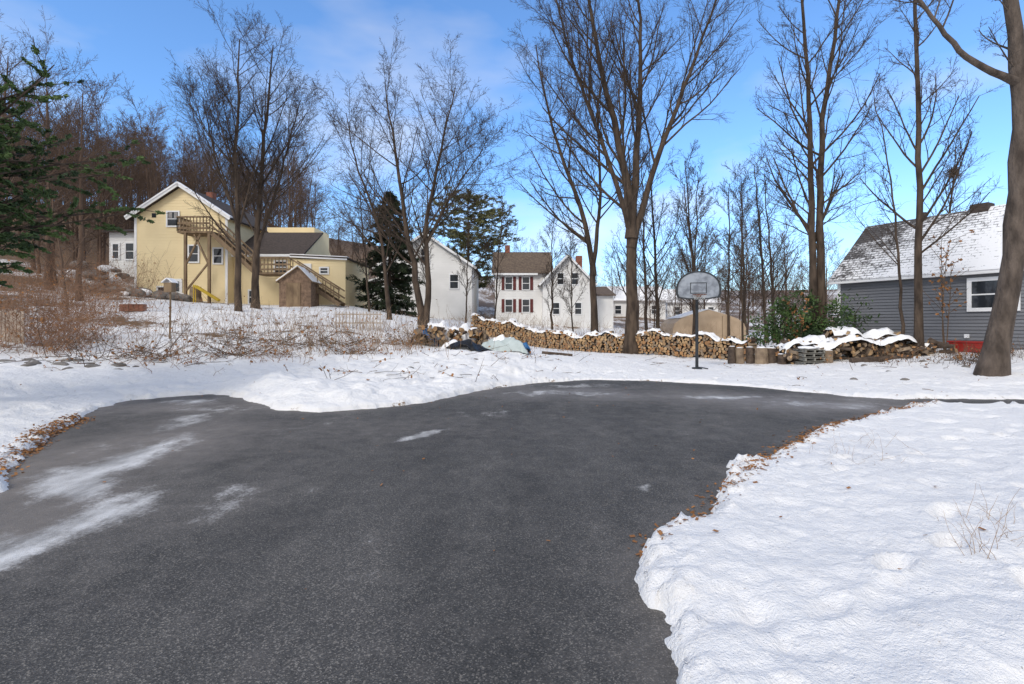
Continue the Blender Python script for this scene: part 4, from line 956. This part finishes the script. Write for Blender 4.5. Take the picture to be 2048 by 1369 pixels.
# ------------------------------------------------------------------ small things on the slope
bx,by=-12.7,19.0; bh=empty('birdhouse_post',(bx,by,gz(bx,by))); mb=MB(); mb.cyl((0,0,-.1),(.03,0,1.75),.035,.03,8); mb.box(-.14,.14,-.12,.12,1.75,2.1); mb.obj('post_and_box',M['deck'],bh)
mb=MB(); mb.slab([(-.2,-.18,2.09),(0,-.18,2.25),(0,.18,2.25),(-.2,.18,2.09)],.03); mb.slab([(.2,-.18,2.09),(.2,.18,2.09),(0,.18,2.25),(0,-.18,2.25)],.03); mb.obj('roof',M['snow_cap'],bh)
bs=empty('brick_stack',(-19.2,25.0,gz(-19.2,25)),.05); mb=MB()
for r_ in range(4):
    for i in range(5): mb.box(i*.23+.005*r_,i*.23+.215,0,.3,r_*.085,r_*.085+.078)
mb.obj('bricks',M['brick'],bs)
mb=MB(); mb.box(-.02,1.16,-.02,.32,.343,.40); mb.obj('snow_top',M['snow_cap'],bs)
ts=empty('tree_stump',(-21.4,34.6,gz(-21.4,34.6))); mb=MB(); mb.cyl((0,0,-.2),(0,0,.35),.5,.36,14,0,1); mb.cyl((0,0,.35),(.02,0,1.0),.36,.33,14,0,1); mb.obj('stump',[M['logend3'],M['logend']],ts)
sd=empty('playground_slide',(-20.9,33.6,gz(-20.9,33.6)),.3); mb=MB(); mb.slab([(0,0,1.05),(0,.45,1.05),(1.4,.45,.1),(1.4,0,.1)],.04); mb.slab([(0,-.04,1.05),(0,0,1.05),(1.4,0,.1),(1.4,-.04,.1)],.16); mb.slab([(0,.45,1.05),(0,.49,1.05),(1.4,.49,.1),(1.4,.45,.1)],.16)
for yy in (0,.45): mb.beam((0,yy,-.1),(0,yy,1.2),.05)
mb.obj('slide',simple('yellow_plastic',(.6,.42,.04),(.5,.33,.03),3,.5,0),sd)
fe=empty('low_lattice_fence',(-8.2,23.8,gz(-8.2,23.8)),-.05); mb=MB()
for i in range(14): mb.box(i*.16,i*.16+.04,0,.03,-.1,.75)
mb.box(0,2.2,.031,.05,.6,.66); mb.box(0,2.2,.031,.05,.2,.26); mb.obj('slats',M['fence'],fe)
fe=empty('picket_fence',(-18.0,16.2,gz(-16.2,16.2)-.1),-.1); mb=MB()
for i in range(22): mb.box(i*.13,i*.13+.11,0,.02,-.2,1.0+.05*math.sin(i*2.1))
mb.box(0,2.85,.021,.06,.75,.82); mb.box(0,2.85,.021,.06,.2,.27); mb.obj('pickets',M['fence'],fe)

# ------------------------------------------------------------------ light, sky, camera
EL, RO = math.radians(38), math.radians(212)
w = bpy.data.worlds.new("World"); scene.world = w; w.use_nodes = True
nt = w.node_tree; bgn = nt.nodes['Background']
sky = N(nt,'ShaderNodeTexSky'); sky.sky_type='NISHITA'; sky.sun_disc=False; sky.sun_elevation=EL; sky.sun_rotation=RO
sky.air_density=1.0; sky.dust_density=.6; sky.ozone_density=2.0
tc = N(nt,'ShaderNodeTexCoord'); mp=N(nt,'ShaderNodeMapping'); mp.inputs['Scale'].default_value=(1.0,1.0,2.8); mp.inputs['Rotation'].default_value=(0,0,.5); mp.inputs['Location'].default_value=(.3,.9,.1); nt.links.new(tc.outputs['Generated'],mp.inputs['Vector'])
c1 = noise_node(nt,mp.outputs[0],2.1,5,.48)
col = mixc(nt, 1.0, sky.outputs[0], (1.10,1.50,1.88), 'MULTIPLY')
sz = N(nt,'ShaderNodeSeparateXYZ'); nt.links.new(tc.outputs['Generated'], sz.inputs[0])
hzn = mrange(nt, sz.outputs['Z'], .0, .5, .85, .42)
cl = mathn(nt,'MULTIPLY',mrange(nt, c1, .52, .74),hzn)
# unseen cloud bank added behind camera and overhead for soft neutral light
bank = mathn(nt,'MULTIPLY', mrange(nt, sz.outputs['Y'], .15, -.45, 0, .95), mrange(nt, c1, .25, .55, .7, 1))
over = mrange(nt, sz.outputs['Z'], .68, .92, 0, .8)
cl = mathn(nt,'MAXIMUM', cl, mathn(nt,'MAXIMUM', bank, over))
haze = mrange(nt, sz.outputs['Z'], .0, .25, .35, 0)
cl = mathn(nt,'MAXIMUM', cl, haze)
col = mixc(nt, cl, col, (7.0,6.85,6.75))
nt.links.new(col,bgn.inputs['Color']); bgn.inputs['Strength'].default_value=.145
sl_ = bpy.data.lights.new('sun','SUN'); sl_.energy=2.0; sl_.angle=math.radians(16); sl_.color=(1,.94,.86)
so = bpy.data.objects.new('sun',sl_); link(so)
dv = Vector((math.sin(RO)*math.cos(EL), math.cos(RO)*math.cos(EL), math.sin(EL)))
so.rotation_euler = dv.to_track_quat('Z','Y').to_euler(); so.location=(0,0,30)
cam = bpy.data.cameras.new('camera'); cam.lens=18; cam.sensor_width=36; cam.clip_end=2000; cam.clip_start=.05; cam.shift_y=-.0166
co = bpy.data.objects.new('camera',cam); co.location=(0,0,1.6); co.rotation_euler=(math.radians(90),0,0); link(co); scene.camera=co
scene.view_settings.view_transform='Standard'; scene.view_settings.look='None'; scene.view_settings.exposure=0; scene.view_settings.gamma=1
